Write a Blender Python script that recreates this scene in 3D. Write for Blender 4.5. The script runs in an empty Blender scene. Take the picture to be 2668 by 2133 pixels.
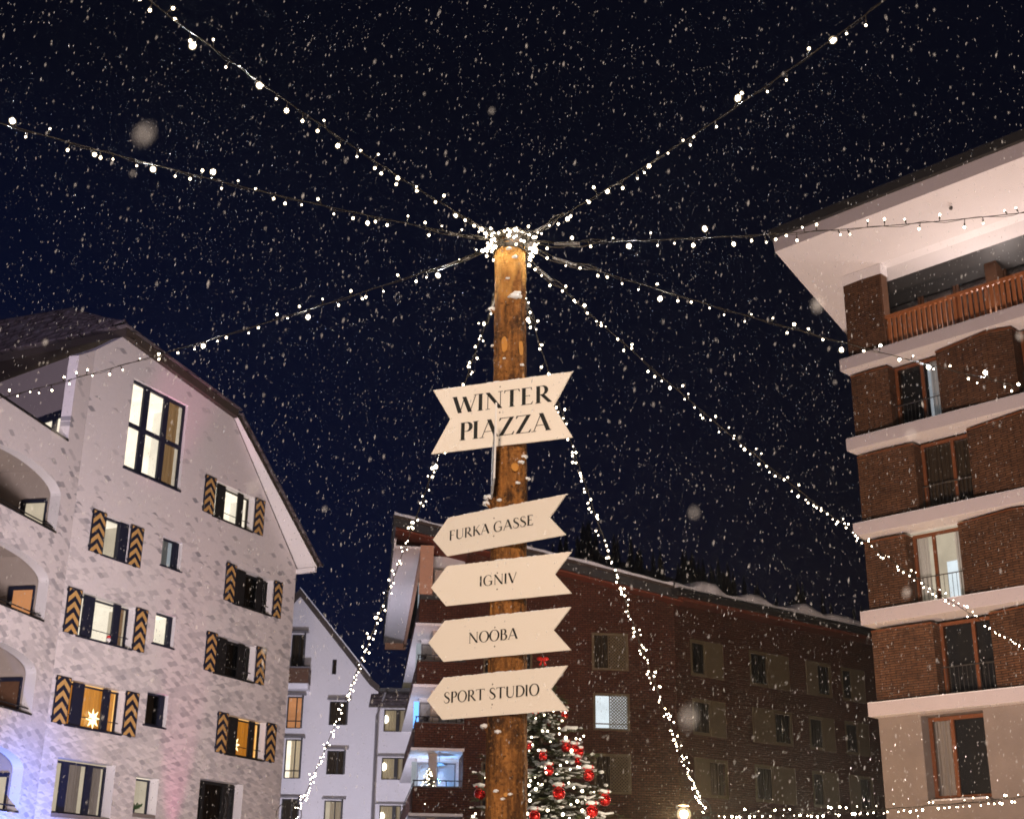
import bpy, math, random
from mathutils import Vector, Matrix, geometry, noise
random.seed(7)
sc = bpy.context.scene
COL = sc.collection
R = math.radians
# ------------------------------------------------------------------ camera
cam = bpy.data.cameras.new("camera"); camo = bpy.data.objects.new("camera", cam); COL.objects.link(camo)
cam.sensor_fit = 'HORIZONTAL'; cam.sensor_width = 36.0
cam.lens = 3515 / 2668 * 36.0
cam.clip_start = 0.05; cam.clip_end = 2000
camo.matrix_world = Matrix.Translation((0, 0, 1.65)) @ Matrix.Rotation(R(90 + 20.6), 4, 'X') @ Matrix.Rotation(0.0135, 4, 'Z')
cam.dof.use_dof = True; cam.dof.focus_distance = 11.5; cam.dof.aperture_fstop = cam.lens / 1000 / 0.0078
sc.camera = camo
sc.view_settings.view_transform = 'Standard'; sc.view_settings.look = 'None'
sc.view_settings.exposure = 0; sc.view_settings.gamma = 1
sc.cycles.use_denoising = True
sc.cycles.max_bounces = 6; sc.cycles.diffuse_bounces = 3; sc.cycles.glossy_bounces = 3
sc.cycles.transparent_max_bounces = 12; sc.cycles.volume_bounces = 0; sc.cycles.volume_step_rate = 4; sc.cycles.pixel_filter_type = 'BLACKMAN_HARRIS'; sc.cycles.filter_width = 1.7
sc.cycles.sample_clamp_indirect = 4.0
sc.cycles.caustics_reflective = False; sc.cycles.caustics_refractive = False

# ------------------------------------------------------------------ night sky
world = bpy.data.worlds.new("World"); sc.world = world; world.use_nodes = True
wn = world.node_tree.nodes; wl = world.node_tree.links
bg = wn['Background']
tc = wn.new('ShaderNodeTexCoord'); sep = wn.new('ShaderNodeSeparateXYZ'); wl.new(tc.outputs['Generated'], sep.inputs[0])
mr = wn.new('ShaderNodeMapRange'); mr.inputs['From Min'].default_value = -0.42; mr.inputs['From Max'].default_value = 0.25
wl.new(sep.outputs['X'], mr.inputs['Value'])
mr2 = wn.new('ShaderNodeMapRange'); mr2.inputs['From Min'].default_value = 0.2; mr2.inputs['From Max'].default_value = 0.55
wl.new(sep.outputs['Z'], mr2.inputs['Value'])
mx = wn.new('ShaderNodeMix'); mx.data_type = 'RGBA'
mx.inputs[6].default_value = (0.0026, 0.0062, 0.033, 1); mx.inputs[7].default_value = (0.0013, 0.0016, 0.0058, 1)
wl.new(mr.outputs[0], mx.inputs[0])
mx2 = wn.new('ShaderNodeMix'); mx2.data_type = 'RGBA'; mx2.inputs[7].default_value = (0.0018, 0.0021, 0.0060, 1)
wl.new(mx.outputs[2], mx2.inputs[6]); wl.new(mr2.outputs[0], mx2.inputs[0])
wl.new(mx2.outputs[2], bg.inputs['Color']); bg.inputs['Strength'].default_value = 1.0

# ------------------------------------------------------------------ unseen lamps lighting the square (inferred floodlights, and some added)
def lamp(kind, loc, power, color, target=None, angle=60, blend=0.6, size=0.3):
    l = bpy.data.lights.new("lamp_light", kind); l.energy = power; l.color = color; l.shadow_soft_size = size
    o = bpy.data.objects.new("lamp_light", l); COL.objects.link(o); o.location = loc
    if kind == 'SPOT':
        l.spot_size = R(angle); l.spot_blend = blend
        o.rotation_euler = (Vector(target) - Vector(loc)).to_track_quat('-Z', 'Y').to_euler()
    return o
WARM = (1.0, 0.74, 0.53); PEACH = (1.0, 0.70, 0.50); ROSE = (1.0, 0.80, 0.80); COOL = (0.78, 0.80, 1.0)
LAMPS = [
    ('SPOT', (-1.0, -13.0, 4.6), 20500, (1.0, 0.765, 0.575), (0, 9.3, 4.6), 42, 0.8, 0.5),          # signpost and falling snow
    ('SPOT', (-4.0, 25.5, 1.6), 24500, (1.0, 0.845, 0.885), (-11, 50, 16), 84, 1.0, 2.0),   # patterned hotel
    ('SPOT', (5.0, 20.5, 1.4), 28000, (1.0, 0.72, 0.60), (15.5, 42, 17), 80, 0.9, 1.0),  # brick building
    ('SPOT', (-10.0, 60.0, 2.0), 14000, (0.84, 0.80, 1.0), (-9, 81, 12), 75, 0.9, 0.8),           # white house
    ('SPOT', (-1.5, 50.0, 2.0), 2700, (1.0, 0.42, 0.24), (-0.5, 65, 17), 52, 0.9, 0.6),   # shingle building
    ('SPOT', (-11.3, 37.0, 0.8), 9000, (0.10, 0.22, 1.0), (-14.9, 40.6, 3.2), 60, 1.0, 0.3),   # blue floodlight
    ('SPOT', (-10.72, 48.13, 0.6), 1700, (1.0, 0.06, 0.40), (-11.4, 48.45, 12), 22, 0.7, 0.05),  # magenta floodlights
    ('SPOT', (-9.0, 36.0, 0.8), 9000, (1.0, 0.25, 0.5), (-12.2, 46.9, 19.6), 11, 1.0, 0.1),
    ('SPOT', (-30.0, 22.0, 14.0), 11000, (0.85, 0.72, 1.0), (-14, 52, 22), 60, 0.9, 2.0),  # unseen lamp added to brighten the hotel's roof slope
    ('SPOT', (-8.6, 55.0, 2.0), 6500, (0.92, 0.84, 0.98), (-5.7, 71, 17.5), 34, 1.0, 0.5),   # unseen spot added to brighten the corner balconies and eave
    ('POINT', (2.6, 13.2, 2.1), 580, (1.0, 0.80, 0.56), None, 0, 0, 0.15),   # unseen lamp added in front of the tree to brighten it
]
for L in LAMPS: lamp(*L)

# ------------------------------------------------------------------ materials
M = {}
class NT:
    def __init__(s, name):
        s.m = bpy.data.materials.new(name); s.m.use_nodes = True
        s.t = s.m.node_tree; s.n = s.t.nodes; s.l = s.t.links; s.b = s.n['Principled BSDF']; s.out = s.n['Material Output']; M[name] = s.m
    def node(s, typ, **kw):
        n = s.n.new(typ)
        for k, v in kw.items(): setattr(n, k, v)
        return n
    def put(s, sock, v):
        if isinstance(v, bpy.types.NodeSocket): s.l.new(v, sock)
        else: sock.default_value = v
    def math(s, op, a, b=0.0, c=0.0):
        n = s.node('ShaderNodeMath', operation=op); s.put(n.inputs[0], a); s.put(n.inputs[1], b); s.put(n.inputs[2], c); return n.outputs[0]
    def mix(s, f, a, b):
        n = s.node('ShaderNodeMix', data_type='RGBA'); s.put(n.inputs[0], f)
        s.put(n.inputs[6], a if isinstance(a, bpy.types.NodeSocket) else (*a, 1)); s.put(n.inputs[7], b if isinstance(b, bpy.types.NodeSocket) else (*b, 1)); return n.outputs[2]
    def coord(s, kind='Object'):
        return s.node('ShaderNodeTexCoord').outputs[kind]
    def xyz(s, v):
        n = s.node('ShaderNodeSeparateXYZ'); s.l.new(v, n.inputs[0]); return n.outputs
    def comb(s, x, y, z):
        n = s.node('ShaderNodeCombineXYZ'); s.put(n.inputs[0], x); s.put(n.inputs[1], y); s.put(n.inputs[2], z); return n.outputs[0]
    def noise(s, vec, scale=5.0, detail=4.0, rough=0.55):
        n = s.node('ShaderNodeTexNoise'); s.l.new(vec, n.inputs['Vector']); n.inputs['Scale'].default_value = scale
        n.inputs['Detail'].default_value = detail; n.inputs['Roughness'].default_value = rough; return n.outputs['Fac']
    def ramp(s, v, a, b):
        n = s.node('ShaderNodeMapRange'); s.put(n.inputs[0], v); n.inputs[1].default_value = a; n.inputs[2].default_value = b; return n.outputs[0]
    def bump(s, h, dist=0.01, strength=0.6):
        n = s.node('ShaderNodeBump'); s.put(n.inputs['Height'], h); n.inputs['Distance'].default_value = dist; n.inputs['Strength'].default_value = strength
        s.l.new(n.outputs[0], s.b.inputs['Normal'])
    def base(s, c, rough=0.8, spec=0.3, metal=0.0):
        s.put(s.b.inputs['Base Color'], c if isinstance(c, bpy.types.NodeSocket) else (*c, 1))
        s.b.inputs['Roughness'].default_value = rough; s.b.inputs['Specular IOR Level'].default_value = spec; s.b.inputs['Metallic'].default_value = metal

def plain(name, c, rough=0.8, var=0.12, scale=3.0, spec=0.3, metal=0.0, bump=0.0):
    t = NT(name); v = t.noise(t.coord(), scale, 5)
    t.base(t.mix(v, [x * (1 - var) for x in c], [min(1, x * (1 + var)) for x in c]), rough, spec, metal)
    if bump: t.bump(t.noise(t.coord(), scale * 8, 3), bump)
    return t.m
def emit(name, c, strength, vary=0.0):
    t = NT(name); t.base((0, 0, 0)); t.b.inputs['Emission Color'].default_value = (*c, 1); t.b.inputs['Emission Strength'].default_value = strength
    if vary:    # furniture and lamplight make a lit room uneven
        v = t.noise(t.coord(), 1.4, 3, 0.5); t.put(t.b.inputs['Emission Strength'], t.math('MULTIPLY', t.math('ADD', 1 - vary * .5, t.math('MULTIPLY', v, vary)), strength))
    return t.m

plain('white_render', (0.62, 0.60, 0.60), 0.9, 0.05, 1.2, bump=0.004)
plain('white_paint', (0.76, 0.74, 0.74), 0.7, 0.07, 0.9)
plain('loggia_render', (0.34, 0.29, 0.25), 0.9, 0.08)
plain('navy_wood', (0.012, 0.014, 0.030), 0.5, 0.3, 6)
plain('black_wood', (0.012, 0.011, 0.011), 0.5, 0.3, 6)
plain('ochre_paint', (0.50, 0.30, 0.10), 0.7, 0.12, 5)
plain('dark_roof_wood', (0.055, 0.042, 0.034), 0.7, 0.3, 4)
plain('dark_metal', (0.05, 0.05, 0.05), 0.45, 0.15, 4, 0.5, 0.4)
plain('grey_metal', (0.16, 0.15, 0.15), 0.5, 0.15, 4)
plain('ledge_shade', (0.42, 0.39, 0.41), 0.8, 0.08, 1.5)  # ledge and eave fronts: their weaker light is put into this greyer tone
plain('copper_wood', (0.125, 0.042, 0.015), 0.6, 0.3, 8)
plain('rail_wood', (0.27, 0.10, 0.036), 0.6, 0.3, 8)
plain('brown_wood', (0.105, 0.052, 0.028), 0.65, 0.35, 8)
plain('peach_wood', (0.52, 0.30, 0.20), 0.7, 0.15, 6)
plain('olive_paint', (0.12, 0.095, 0.052), 0.7, 0.2, 6)
plain('grey_stone', (0.185, 0.160, 0.145), 0.9, 0.22, 1.4, bump=0.004)
plain('red_render', (0.16, 0.045, 0.025), 0.9, 0.15, 1.0)
plain('dark_room', (0.010, 0.010, 0.010), 0.9, 0.3)
plain('cream_room', (0.60, 0.52, 0.40), 0.9, 0.06)
plain('dark_shutter', (0.05, 0.048, 0.05), 0.7, 0.2, 6)
plain('snow', (0.80, 0.81, 0.84), 0.85, 0.03, 8, 0.2, bump=0.012)
plain('black_ink', (0.012, 0.012, 0.010), 0.6, 0.1)
plain('screw_metal', (0.2, 0.17, 0.14), 0.5, 0.1, 9, 0.5, 0.6)
plain('cable_rubber', (0.026, 0.021, 0.016), 0.55, 0.2, 20)
plain('socket_plastic', (0.03, 0.026, 0.022), 0.5, 0.2, 20)
plain('tree_bark', (0.06, 0.04, 0.028), 0.9, 0.3, 8)
plain('figure_red', (0.6, 0.03, 0.03), 0.6)
plain('bird_black', (0.012, 0.012, 0.014), 0.6)
plain('plant_green', (0.03, 0.06, 0.02), 0.8, 0.3, 20)
plain('balcony_beige', (0.42, 0.35, 0.30), 0.85, 0.08, 2)
plain('bare_wood', (0.50, 0.225, 0.045), 0.7, 0.25, 30)
t = NT('snow_flake'); t.base((0.85, 0.87, 0.92), 0.9, 0.1); t.b.inputs['Alpha'].default_value = 0.32
t = NT('night_air'); t.n.remove(t.b); v = t.node('ShaderNodeVolumePrincipled'); v.inputs['Density'].default_value = 0.0007; v.inputs['Color'].default_value = (0.78, 0.87, 1.0, 1); v.inputs['Anisotropy'].default_value = 0.80
t.l.new(v.outputs[0], t.out.inputs['Volume'])
# room light seen through windows
emit('room_cream', (1.0, 0.87, 0.68), 1.5, 0.7)
emit('room_white', (1.0, 0.88, 0.70), 1.1, 0.7)
emit('room_dim', (1.0, 0.84, 0.62), 0.55, 0.7)
emit('room_amber', (1.0, 0.55, 0.16), 1.5, 0.7)
emit('room_orange', (1.0, 0.42, 0.17), 0.55, 0.7)
emit('room_cool', (0.86, 0.95, 1.0), 1.0, 0.7)
emit('room_grey', (0.85, 0.92, 1.0), 0.34, 0.7)
emit('room_yellow', (1.0, 0.83, 0.42), 0.55, 0.7)
emit('blue_lamp', (0.15, 0.42, 1.0), 2.2)
emit('white_lamp', (1.0, 0.93, 0.80), 6.0)
emit('star_lamp', (1.0, 0.80, 0.42), 3.2)
emit('bulb_glow', (1.0, 0.82, 0.58), 50.0)
emit('bulb_soft', (1.0, 0.84, 0.66), 26.0)
emit('bulb_bright', (1.0, 0.85, 0.62), 110.0)
emit('bulb_star', (0.84, 0.91, 1.0), 1500.0)
emit('fairy_glow', (1.0, 0.86, 0.62), 11.0)
emit('lantern_glow', (1.0, 0.56, 0.22), 5200.0)

def frost():
    t = NT('bulb_frost'); tr = t.node('ShaderNodeBsdfTransparent'); e = t.node('ShaderNodeEmission'); e.inputs[0].default_value = (1.0, 0.78, 0.48, 1); e.inputs[1].default_value = 1.5
    mxs = t.node('ShaderNodeMixShader'); mxs.inputs[0].default_value = 0.30; t.l.new(tr.outputs[0], mxs.inputs[1]); t.l.new(e.outputs[0], mxs.inputs[2]); t.l.new(mxs.outputs[0], t.out.inputs[0])
frost()
def curtain_mat(name, c, tr=0.5):
    t = NT(name); p = t.xyz(t.coord()); w = t.noise(t.comb(t.math('MULTIPLY', p[0], 14.0), 0, t.math('MULTIPLY', p[2], 0.6)), 1.0, 3)
    col = t.mix(w, [x * 0.55 for x in c], c)
    d = t.node('ShaderNodeBsdfDiffuse'); t.l.new(col, d.inputs[0]); tl = t.node('ShaderNodeBsdfTranslucent'); t.l.new(col, tl.inputs[0])
    mxs = t.node('ShaderNodeMixShader'); mxs.inputs[0].default_value = tr; t.l.new(d.outputs[0], mxs.inputs[1]); t.l.new(tl.outputs[0], mxs.inputs[2])
    t.l.new(mxs.outputs[0], t.out.inputs[0]); return t.m
curtain_mat('curtain_tan', (0.50, 0.34, 0.20)); curtain_mat('curtain_cream', (0.75, 0.66, 0.48)); curtain_mat('curtain_grey', (0.36, 0.33, 0.30), 0.3)
curtain_mat('curtain_dark', (0.075, 0.055, 0.035), 0.2); curtain_mat('curtain_gold', (0.82, 0.55, 0.20), 0.6); curtain_mat('curtain_white', (0.8, 0.8, 0.78))

def pane_mat():
    t = NT('window_glass'); tr = t.node('ShaderNodeBsdfTransparent'); tr.inputs[0].default_value = (0.93, 0.94, 0.94, 1)
    g = t.node('ShaderNodeBsdfGlossy'); g.inputs['Roughness'].default_value = 0.05
    f = t.node('ShaderNodeFresnel'); f.inputs[0].default_value = 1.45
    mxs = t.node('ShaderNodeMixShader'); t.l.new(f.outputs[0], mxs.inputs[0]); t.l.new(tr.outputs[0], mxs.inputs[1]); t.l.new(g.outputs[0], mxs.inputs[2])
    t.l.new(mxs.outputs[0], t.out.inputs[0])
pane_mat()

def brick_mat(name, c1, c2, mortar, bw=0.30, rh=0.075, ms=0.010):
    t = NT(name); p = t.xyz(t.coord())
    u = t.math('ADD', p[0], p[1])
    wob = t.noise(t.coord(), 1.3, 3)
    v = t.math('ADD', p[2], t.math('MULTIPLY', wob, 0.02))
    b = t.node('ShaderNodeTexBrick'); t.l.new(t.comb(u, v, 0), b.inputs['Vector'])
    for k, x in dict(Scale=1.0).items(): b.inputs[k].default_value = x
    b.inputs['Brick Width'].default_value = bw; b.inputs['Row Height'].default_value = rh; b.inputs['Mortar Size'].default_value = ms
    b.inputs['Mortar Smooth'].default_value = 0.25; b.inputs['Bias'].default_value = -0.1
    b.inputs['Color1'].default_value = (*c1, 1); b.inputs['Color2'].default_value = (*c2, 1); b.inputs['Mortar'].default_value = (*mortar, 1)
    nz = t.noise(t.coord(), 6.0, 5); big = t.noise(t.coord(), 0.7, 3)
    col = t.mix(t.ramp(nz, 0.3, 0.7), b.outputs['Color'], [x * 1.5 for x in c2])
    col = t.mix(t.math('MULTIPLY', t.ramp(big, 0.35, 0.65), 0.45), col, [x * 0.55 for x in c1])
    mixb = t.mix(b.outputs['Fac'], col, mortar)
    t.base(mixb, 0.85, 0.2)
    h = t.math('SUBTRACT', t.math('MULTIPLY', nz, 0.5), b.outputs['Fac'])
    t.bump(h, 0.03, 1.0)
brick_mat('brown_brick', (0.050, 0.024, 0.013), (0.098, 0.049, 0.026), (0.012, 0.007, 0.005), 0.38, 0.080, 0.010)
brick_mat('shingle_brick', (0.056, 0.020, 0.012), (0.082, 0.030, 0.018), (0.020, 0.009, 0.006), 0.26, 0.11, 0.012)

def leaf_wall():
    t = NT('leaf_pattern_render'); p = t.xyz(t.coord())
    x = p[0]; z = p[2]
    u = t.math('DIVIDE', x, 0.235)
    v = t.math('DIVIDE', t.math('ADD', z, t.math('MULTIPLY', x, 0.13)), 0.094)
    m = t.math('FLOOR', t.math('ADD', v, 0.5))
    par = t.math('FLOORED_MODULO', m, 2.0)
    s = t.math('SUBTRACT', 1.0, t.math('MULTIPLY', par, 2.0))
    B = t.math('ADD', m, t.math('MULTIPLY', t.math('MULTIPLY', s, 0.5), t.math('COSINE', t.math('MULTIPLY', u, math.pi))))
    below = t.math('LESS_THAN', v, B)
    n = t.math('SUBTRACT', m, below)
    npar = t.math('FLOORED_MODULO', n, 2.0)
    c = t.math('FLOOR', t.math('DIVIDE', t.math('SUBTRACT', u, npar), 2.0))
    wn_ = t.node('ShaderNodeTexWhiteNoise', noise_dimensions='2D'); t.l.new(t.comb(c, n, 0), wn_.inputs['Vector'])
    wn2 = t.node('ShaderNodeTexWhiteNoise', noise_dimensions='2D'); t.l.new(t.comb(n, t.math('ADD', c, 31.7), 0), wn2.inputs['Vector'])
    r1 = wn_.outputs['Value']; r2 = wn2.outputs['Value']
    patch = t.noise(t.coord(), 0.55, 2)
    dens = t.math('SUBTRACT', 1.50, t.math('MULTIPLY', z, 0.090))
    dens = t.math('ADD', dens, t.math('MULTIPLY', t.math('SUBTRACT', patch, 0.5), 0.9))
    dens = t.math('MAXIMUM', dens, 0.055)
    on = t.math('LESS_THAN', r1, dens)
    cs = t.math('SUBTRACT', B, m); lo2 = t.math('SUBTRACT', t.math('SUBTRACT', m, 1.0), cs); hi2 = t.math('SUBTRACT', t.math('ADD', m, 1.0), cs)
    low = t.math('ADD', B, t.math('MULTIPLY', below, t.math('SUBTRACT', lo2, B))); top = t.math('ADD', hi2, t.math('MULTIPLY', below, t.math('SUBTRACT', B, hi2)))
    fr = t.math('DIVIDE', t.math('SUBTRACT', v, low), t.math('MAXIMUM', t.math('SUBTRACT', top, low), 0.01))
    wn3 = t.node('ShaderNodeTexWhiteNoise', noise_dimensions='2D'); t.l.new(t.comb(t.math('ADD', n, 77.3), c, 0), wn3.inputs['Vector'])
    cres = t.math('MULTIPLY', t.math('LESS_THAN', wn3.outputs['Value'], 0.33), t.math('LESS_THAN', fr, 0.62))      # some leaves are only a crescent
    on = t.math('MULTIPLY', on, t.math('SUBTRACT', 1.0, cres))
    shade = t.math('MULTIPLY', on, t.math('ADD', 0.25, t.math('MULTIPLY', t.math('POWER', r2, 2.2), 0.75)))
    # crescent fragments: only a part of the leaf is filled
    base = (0.64, 0.60, 0.60)
    col = t.mix(shade, base, (0.25, 0.245, 0.265))
    light = t.math('MULTIPLY', t.math('GREATER_THAN', r2, 0.86), t.math('LESS_THAN', t.math('ABSOLUTE', t.math('SUBTRACT', z, 8.5)), 5.0))
    col = t.mix(t.math('MULTIPLY', light, 0.55), col, (0.70, 0.66, 0.65))
    d = t.math('ABSOLUTE', t.math('SUBTRACT', v, B))
    line = t.math('LESS_THAN', d, 0.085)
    lstr = t.ramp(z, 11.5, 5.0)
    col = t.mix(t.math('MULTIPLY', t.math('MULTIPLY', line, lstr), 0.75), col, (0.66, 0.63, 0.62))
    grime = t.noise(t.coord(), 9.0, 6, 0.7)
    col = t.mix(t.math('MULTIPLY', t.ramp(grime, 0.4, 0.8), 0.25), col, (0.33, 0.31, 0.31))
    t.base(col, 0.92, 0.2)
    t.bump(t.noise(t.coord(), 60, 3), 0.004, 0.5)
leaf_wall()

def bark_mat():
    t = NT('log_bark'); p = t.xyz(t.coord())
    st = t.comb(t.math('MULTIPLY', p[0], 16), t.math('MULTIPLY', p[1], 16), t.math('MULTIPLY', p[2], 1.6))
    a = t.noise(st, 1.0, 8, 0.65); b = t.noise(t.coord(), 5.5, 6, 0.62)
    col = t.mix(t.ramp(a, 0.34, 0.68), (0.040, 0.014, 0.004), (0.40, 0.165, 0.040))
    col = t.mix(t.ramp(b, 0.50, 0.66), col, (0.045, 0.018, 0.007))
    f2 = t.noise(t.coord(), 38.0, 4, 0.6); col = t.mix(t.math('MULTIPLY', t.ramp(f2, 0.55, 0.7), 0.7), col, (0.42, 0.20, 0.06))
    col = t.mix(t.math('MULTIPLY', t.ramp(f2, 0.45, 0.3), 0.8), col, (0.016, 0.007, 0.003))
    st2 = t.comb(t.math('MULTIPLY', p[0], 9), t.math('MULTIPLY', p[1], 9), t.math('MULTIPLY', p[2], 3.2))
    k = t.noise(st2, 1.0, 2, 0.4)
    col = t.mix(t.ramp(k, 0.70, 0.73), col, (0.45, 0.20, 0.045))
    bare = t.math('MULTIPLY', t.ramp(t.math('ADD', p[2], t.math('MULTIPLY', k, 0.9)), 6.55, 6.75), t.ramp(b, 0.62, 0.5))
    col = t.mix(bare, col, (0.68, 0.36, 0.10))
    t.base(col, 0.8, 0.25); t.bump(t.math('ADD', t.math('ADD', a, b), f2), 0.02, 1.0)
bark_mat()

def board_mat():
    t = NT('sign_board_paint'); a = t.noise(t.coord(), 180, 3); b = t.noise(t.coord(), 3, 3)
    col = t.mix(a, (0.78, 0.715, 0.64), (0.85, 0.785, 0.71)); col = t.mix(t.math('MULTIPLY', b, 0.25), col, (0.74, 0.68, 0.60))
    t.base(col, 0.75, 0.25); t.bump(a, 0.0012, 0.4)
board_mat()
def bauble_mat():
    t = NT('bauble_glass'); t.base((0.72, 0.012, 0.010), 0.13, 0.6, 0.75); t.b.inputs['Coat Weight'].default_value = 0.6
    t.bump(t.noise(t.coord(), 20, 3), 0.004, 0.35)
bauble_mat(); plain('ribbon_red', (0.62, 0.02, 0.015), 0.45, 0.15, 20)
def needle_mat():
    t = NT('fir_needles'); a = t.noise(t.coord(), 6, 4); b = t.noise(t.coord(), 40, 2)
    col = t.mix(t.ramp(a, 0.35, 0.65), (0.040, 0.072, 0.030), (0.120, 0.150, 0.062)); col = t.mix(t.math('MULTIPLY', t.ramp(b, .5, .7), .4), col, (0.12, 0.13, 0.07))
    t.base(col, 0.7, 0.25)
needle_mat()
plain('forest_dark', (0.010, 0.013, 0.009), 0.95, 0.5, 0.3)
plain('rock_dark', (0.02, 0.02, 0.02), 0.95, 0.4, 0.1)
def shingle_roof():
    t = NT('roof_shingles'); p = t.xyz(t.coord())
    b = t.node('ShaderNodeTexBrick'); t.l.new(t.comb(t.math('MULTIPLY', p[1], 1.0), t.math('MULTIPLY', p[2], 1.7), 0), b.inputs['Vector'])
    b.inputs['Scale'].default_value = 1.0; b.inputs['Brick Width'].default_value = 0.55; b.inputs['Row Height'].default_value = 0.33; b.inputs['Mortar Size'].default_value = 0.03
    b.inputs['Color1'].default_value = (0.075, 0.055, 0.058, 1); b.inputs['Color2'].default_value = (0.13, 0.10, 0.10, 1); b.inputs['Mortar'].default_value = (0.008, 0.007, 0.008, 1)
    n = t.noise(t.coord(), 2.5, 5); t.base(t.mix(t.ramp(n, .45, .75), b.outputs['Color'], (0.17, 0.15, 0.16)), 0.8, 0.3)
    t.bump(t.math('SUBTRACT', n, b.outputs['Fac']), 0.05, 1.0)
shingle_roof()

# ------------------------------------------------------------------ mesh helpers
class MB:
    def __init__(s): s.v = []; s.f = []; s.mi = []; s.mats = []
    def mat(s, m):
        if m not in s.mats: s.mats.append(m)
        return s.mats.index(m)
    def add(s, vs, fs, m):
        o = len(s.v); i = s.mat(m); s.v += [tuple(x) for x in vs]; s.f += [tuple(o + k for k in f) for f in fs]; s.mi += [i] * len(fs)
    def box(s, x0, x1, y0, y1, z0, z1, m):
        x0, x1 = min(x0, x1), max(x0, x1); y0, y1 = min(y0, y1), max(y0, y1); z0, z1 = min(z0, z1), max(z0, z1)
        v = [(x, y, z) for z in (z0, z1) for y in (y0, y1) for x in (x0, x1)]
        s.add(v, [(0, 2, 3, 1), (4, 5, 7, 6), (0, 1, 5, 4), (2, 6, 7, 3), (0, 4, 6, 2), (1, 3, 7, 5)], m)
    def prism(s, poly, fn0, fn1, m):          # poly of 2D points, two maps to 3D
        n = len(poly); v = [fn0(*p) for p in poly] + [fn1(*p) for p in poly]
        tris = geometry.tessellate_polygon([[Vector((p[0], p[1], 0)) for p in poly]])
        fs = [tuple(t) for t in tris] + [tuple(n + k for k in reversed(t)) for t in tris] + [(i, (i + 1) % n, n + (i + 1) % n, n + i) for i in range(n)]
        s.add(v, fs, m)
    def panel(s, outer, holes, y0, y1, m):    # wall in local xz with openings
        loops = [outer] + holes; pts = [p for l in loops for p in l]; n = len(pts)
        tris = geometry.tessellate_polygon([[Vector((p[0], p[1], 0)) for p in l] for l in loops])
        v = [(p[0], y0, p[1]) for p in pts] + [(p[0], y1, p[1]) for p in pts]
        fs = [tuple(t) for t in tris] + [tuple(n + k for k in reversed(t)) for t in tris]
        s.add(v, fs, m)
        o = 0; 
        for l in loops:
            k = len(l); vv = [(p[0], y0, p[1]) for p in l] + [(p[0], y1, p[1]) for p in l]
            s.add(vv, [(i, (i + 1) % k, k + (i + 1) % k, k + i) for i in range(k)], m if l is outer else s.reveal or m)
    reveal = None
    def tube(s, pts, r, m, seg=5, closed=False):
        pts = [Vector(p) for p in pts]; n = len(pts); vs = []
        for i, p in enumerate(pts):
            t = (pts[min(i + 1, n - 1)] - pts[max(i - 1, 0)]) if not closed else (pts[(i + 1) % n] - pts[i - 1])
            if t.length < 1e-9: t = Vector((0, 0, 1))
            t.normalize(); a = t.cross(Vector((0, 0, 1)) if abs(t.z) < 0.9 else Vector((1, 0, 0))); a.normalize(); b = t.cross(a)
            rr = r[i] if isinstance(r, (list, tuple)) else r
            for k in range(seg):
                w = 2 * math.pi * k / seg; vs.append(p + (a * math.cos(w) + b * math.sin(w)) * rr)
        fs = []
        for i in range(n if closed else n - 1):
            j = (i + 1) % n
            for k in range(seg): fs.append((i * seg + k, i * seg + (k + 1) % seg, j * seg + (k + 1) % seg, j * seg + k))
        if not closed: fs += [tuple(range(seg - 1, -1, -1)), tuple((n - 1) * seg + k for k in range(seg))]
        s.add(vs, fs, m)
    def ball(s, c, r, m, seg=10, rings=7, sq=(1, 1, 1), jit=0.0, cut=None):
        vs = []; fs = []; c = Vector(c)
        for i in range(rings + 1):
            th = math.pi * i / rings
            for k in range(seg):
                ph = 2 * math.pi * k / seg; d = Vector((math.sin(th) * math.cos(ph), math.sin(th) * math.sin(ph), math.cos(th)))
                if cut is not None: d.z = max(d.z, cut)
                q = r * (1 + (jit * noise.noise(Vector(d) * 2.2 + c * 3) if jit else 0))
                vs.append(c + Vector((d.x * sq[0], d.y * sq[1], d.z * sq[2])) * q)
        for i in range(rings):
            for k in range(seg): fs.append((i * seg + k, (i + 1) * seg + k, (i + 1) * seg + (k + 1) % seg, i * seg + (k + 1) % seg))
        s.add(vs, fs, m)
    def build(s, name, parent=None, smooth=False, loc=None):
        me = bpy.data.meshes.new(name); me.from_pydata(s.v, [], s.f)
        for m in s.mats: me.materials.append(M[m])
        me.polygons.foreach_set('material_index', s.mi)
        if smooth: me.polygons.foreach_set('use_smooth', [True] * len(me.polygons))
        me.update()
        o = bpy.data.objects.new(name, me); COL.objects.link(o)
        if parent: o.parent = parent
        if loc: o.location = loc
        return o
def tag(o, label, cat, group=None):
    o['label'] = label; o['category'] = cat
    if group: o['group'] = group
    return o
def empty(name, loc, rz=0.0):
    o = bpy.data.objects.new(name, None); COL.objects.link(o); o.location = loc; o.rotation_euler = (0, 0, rz); o.empty_display_size = 0.3; return o
def struct(o, kind='structure'): o['kind'] = kind; return o
def rect(x0, x1, z0, z1): return [(x0, z0), (x1, z0), (x1, z1), (x0, z1)]

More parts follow.
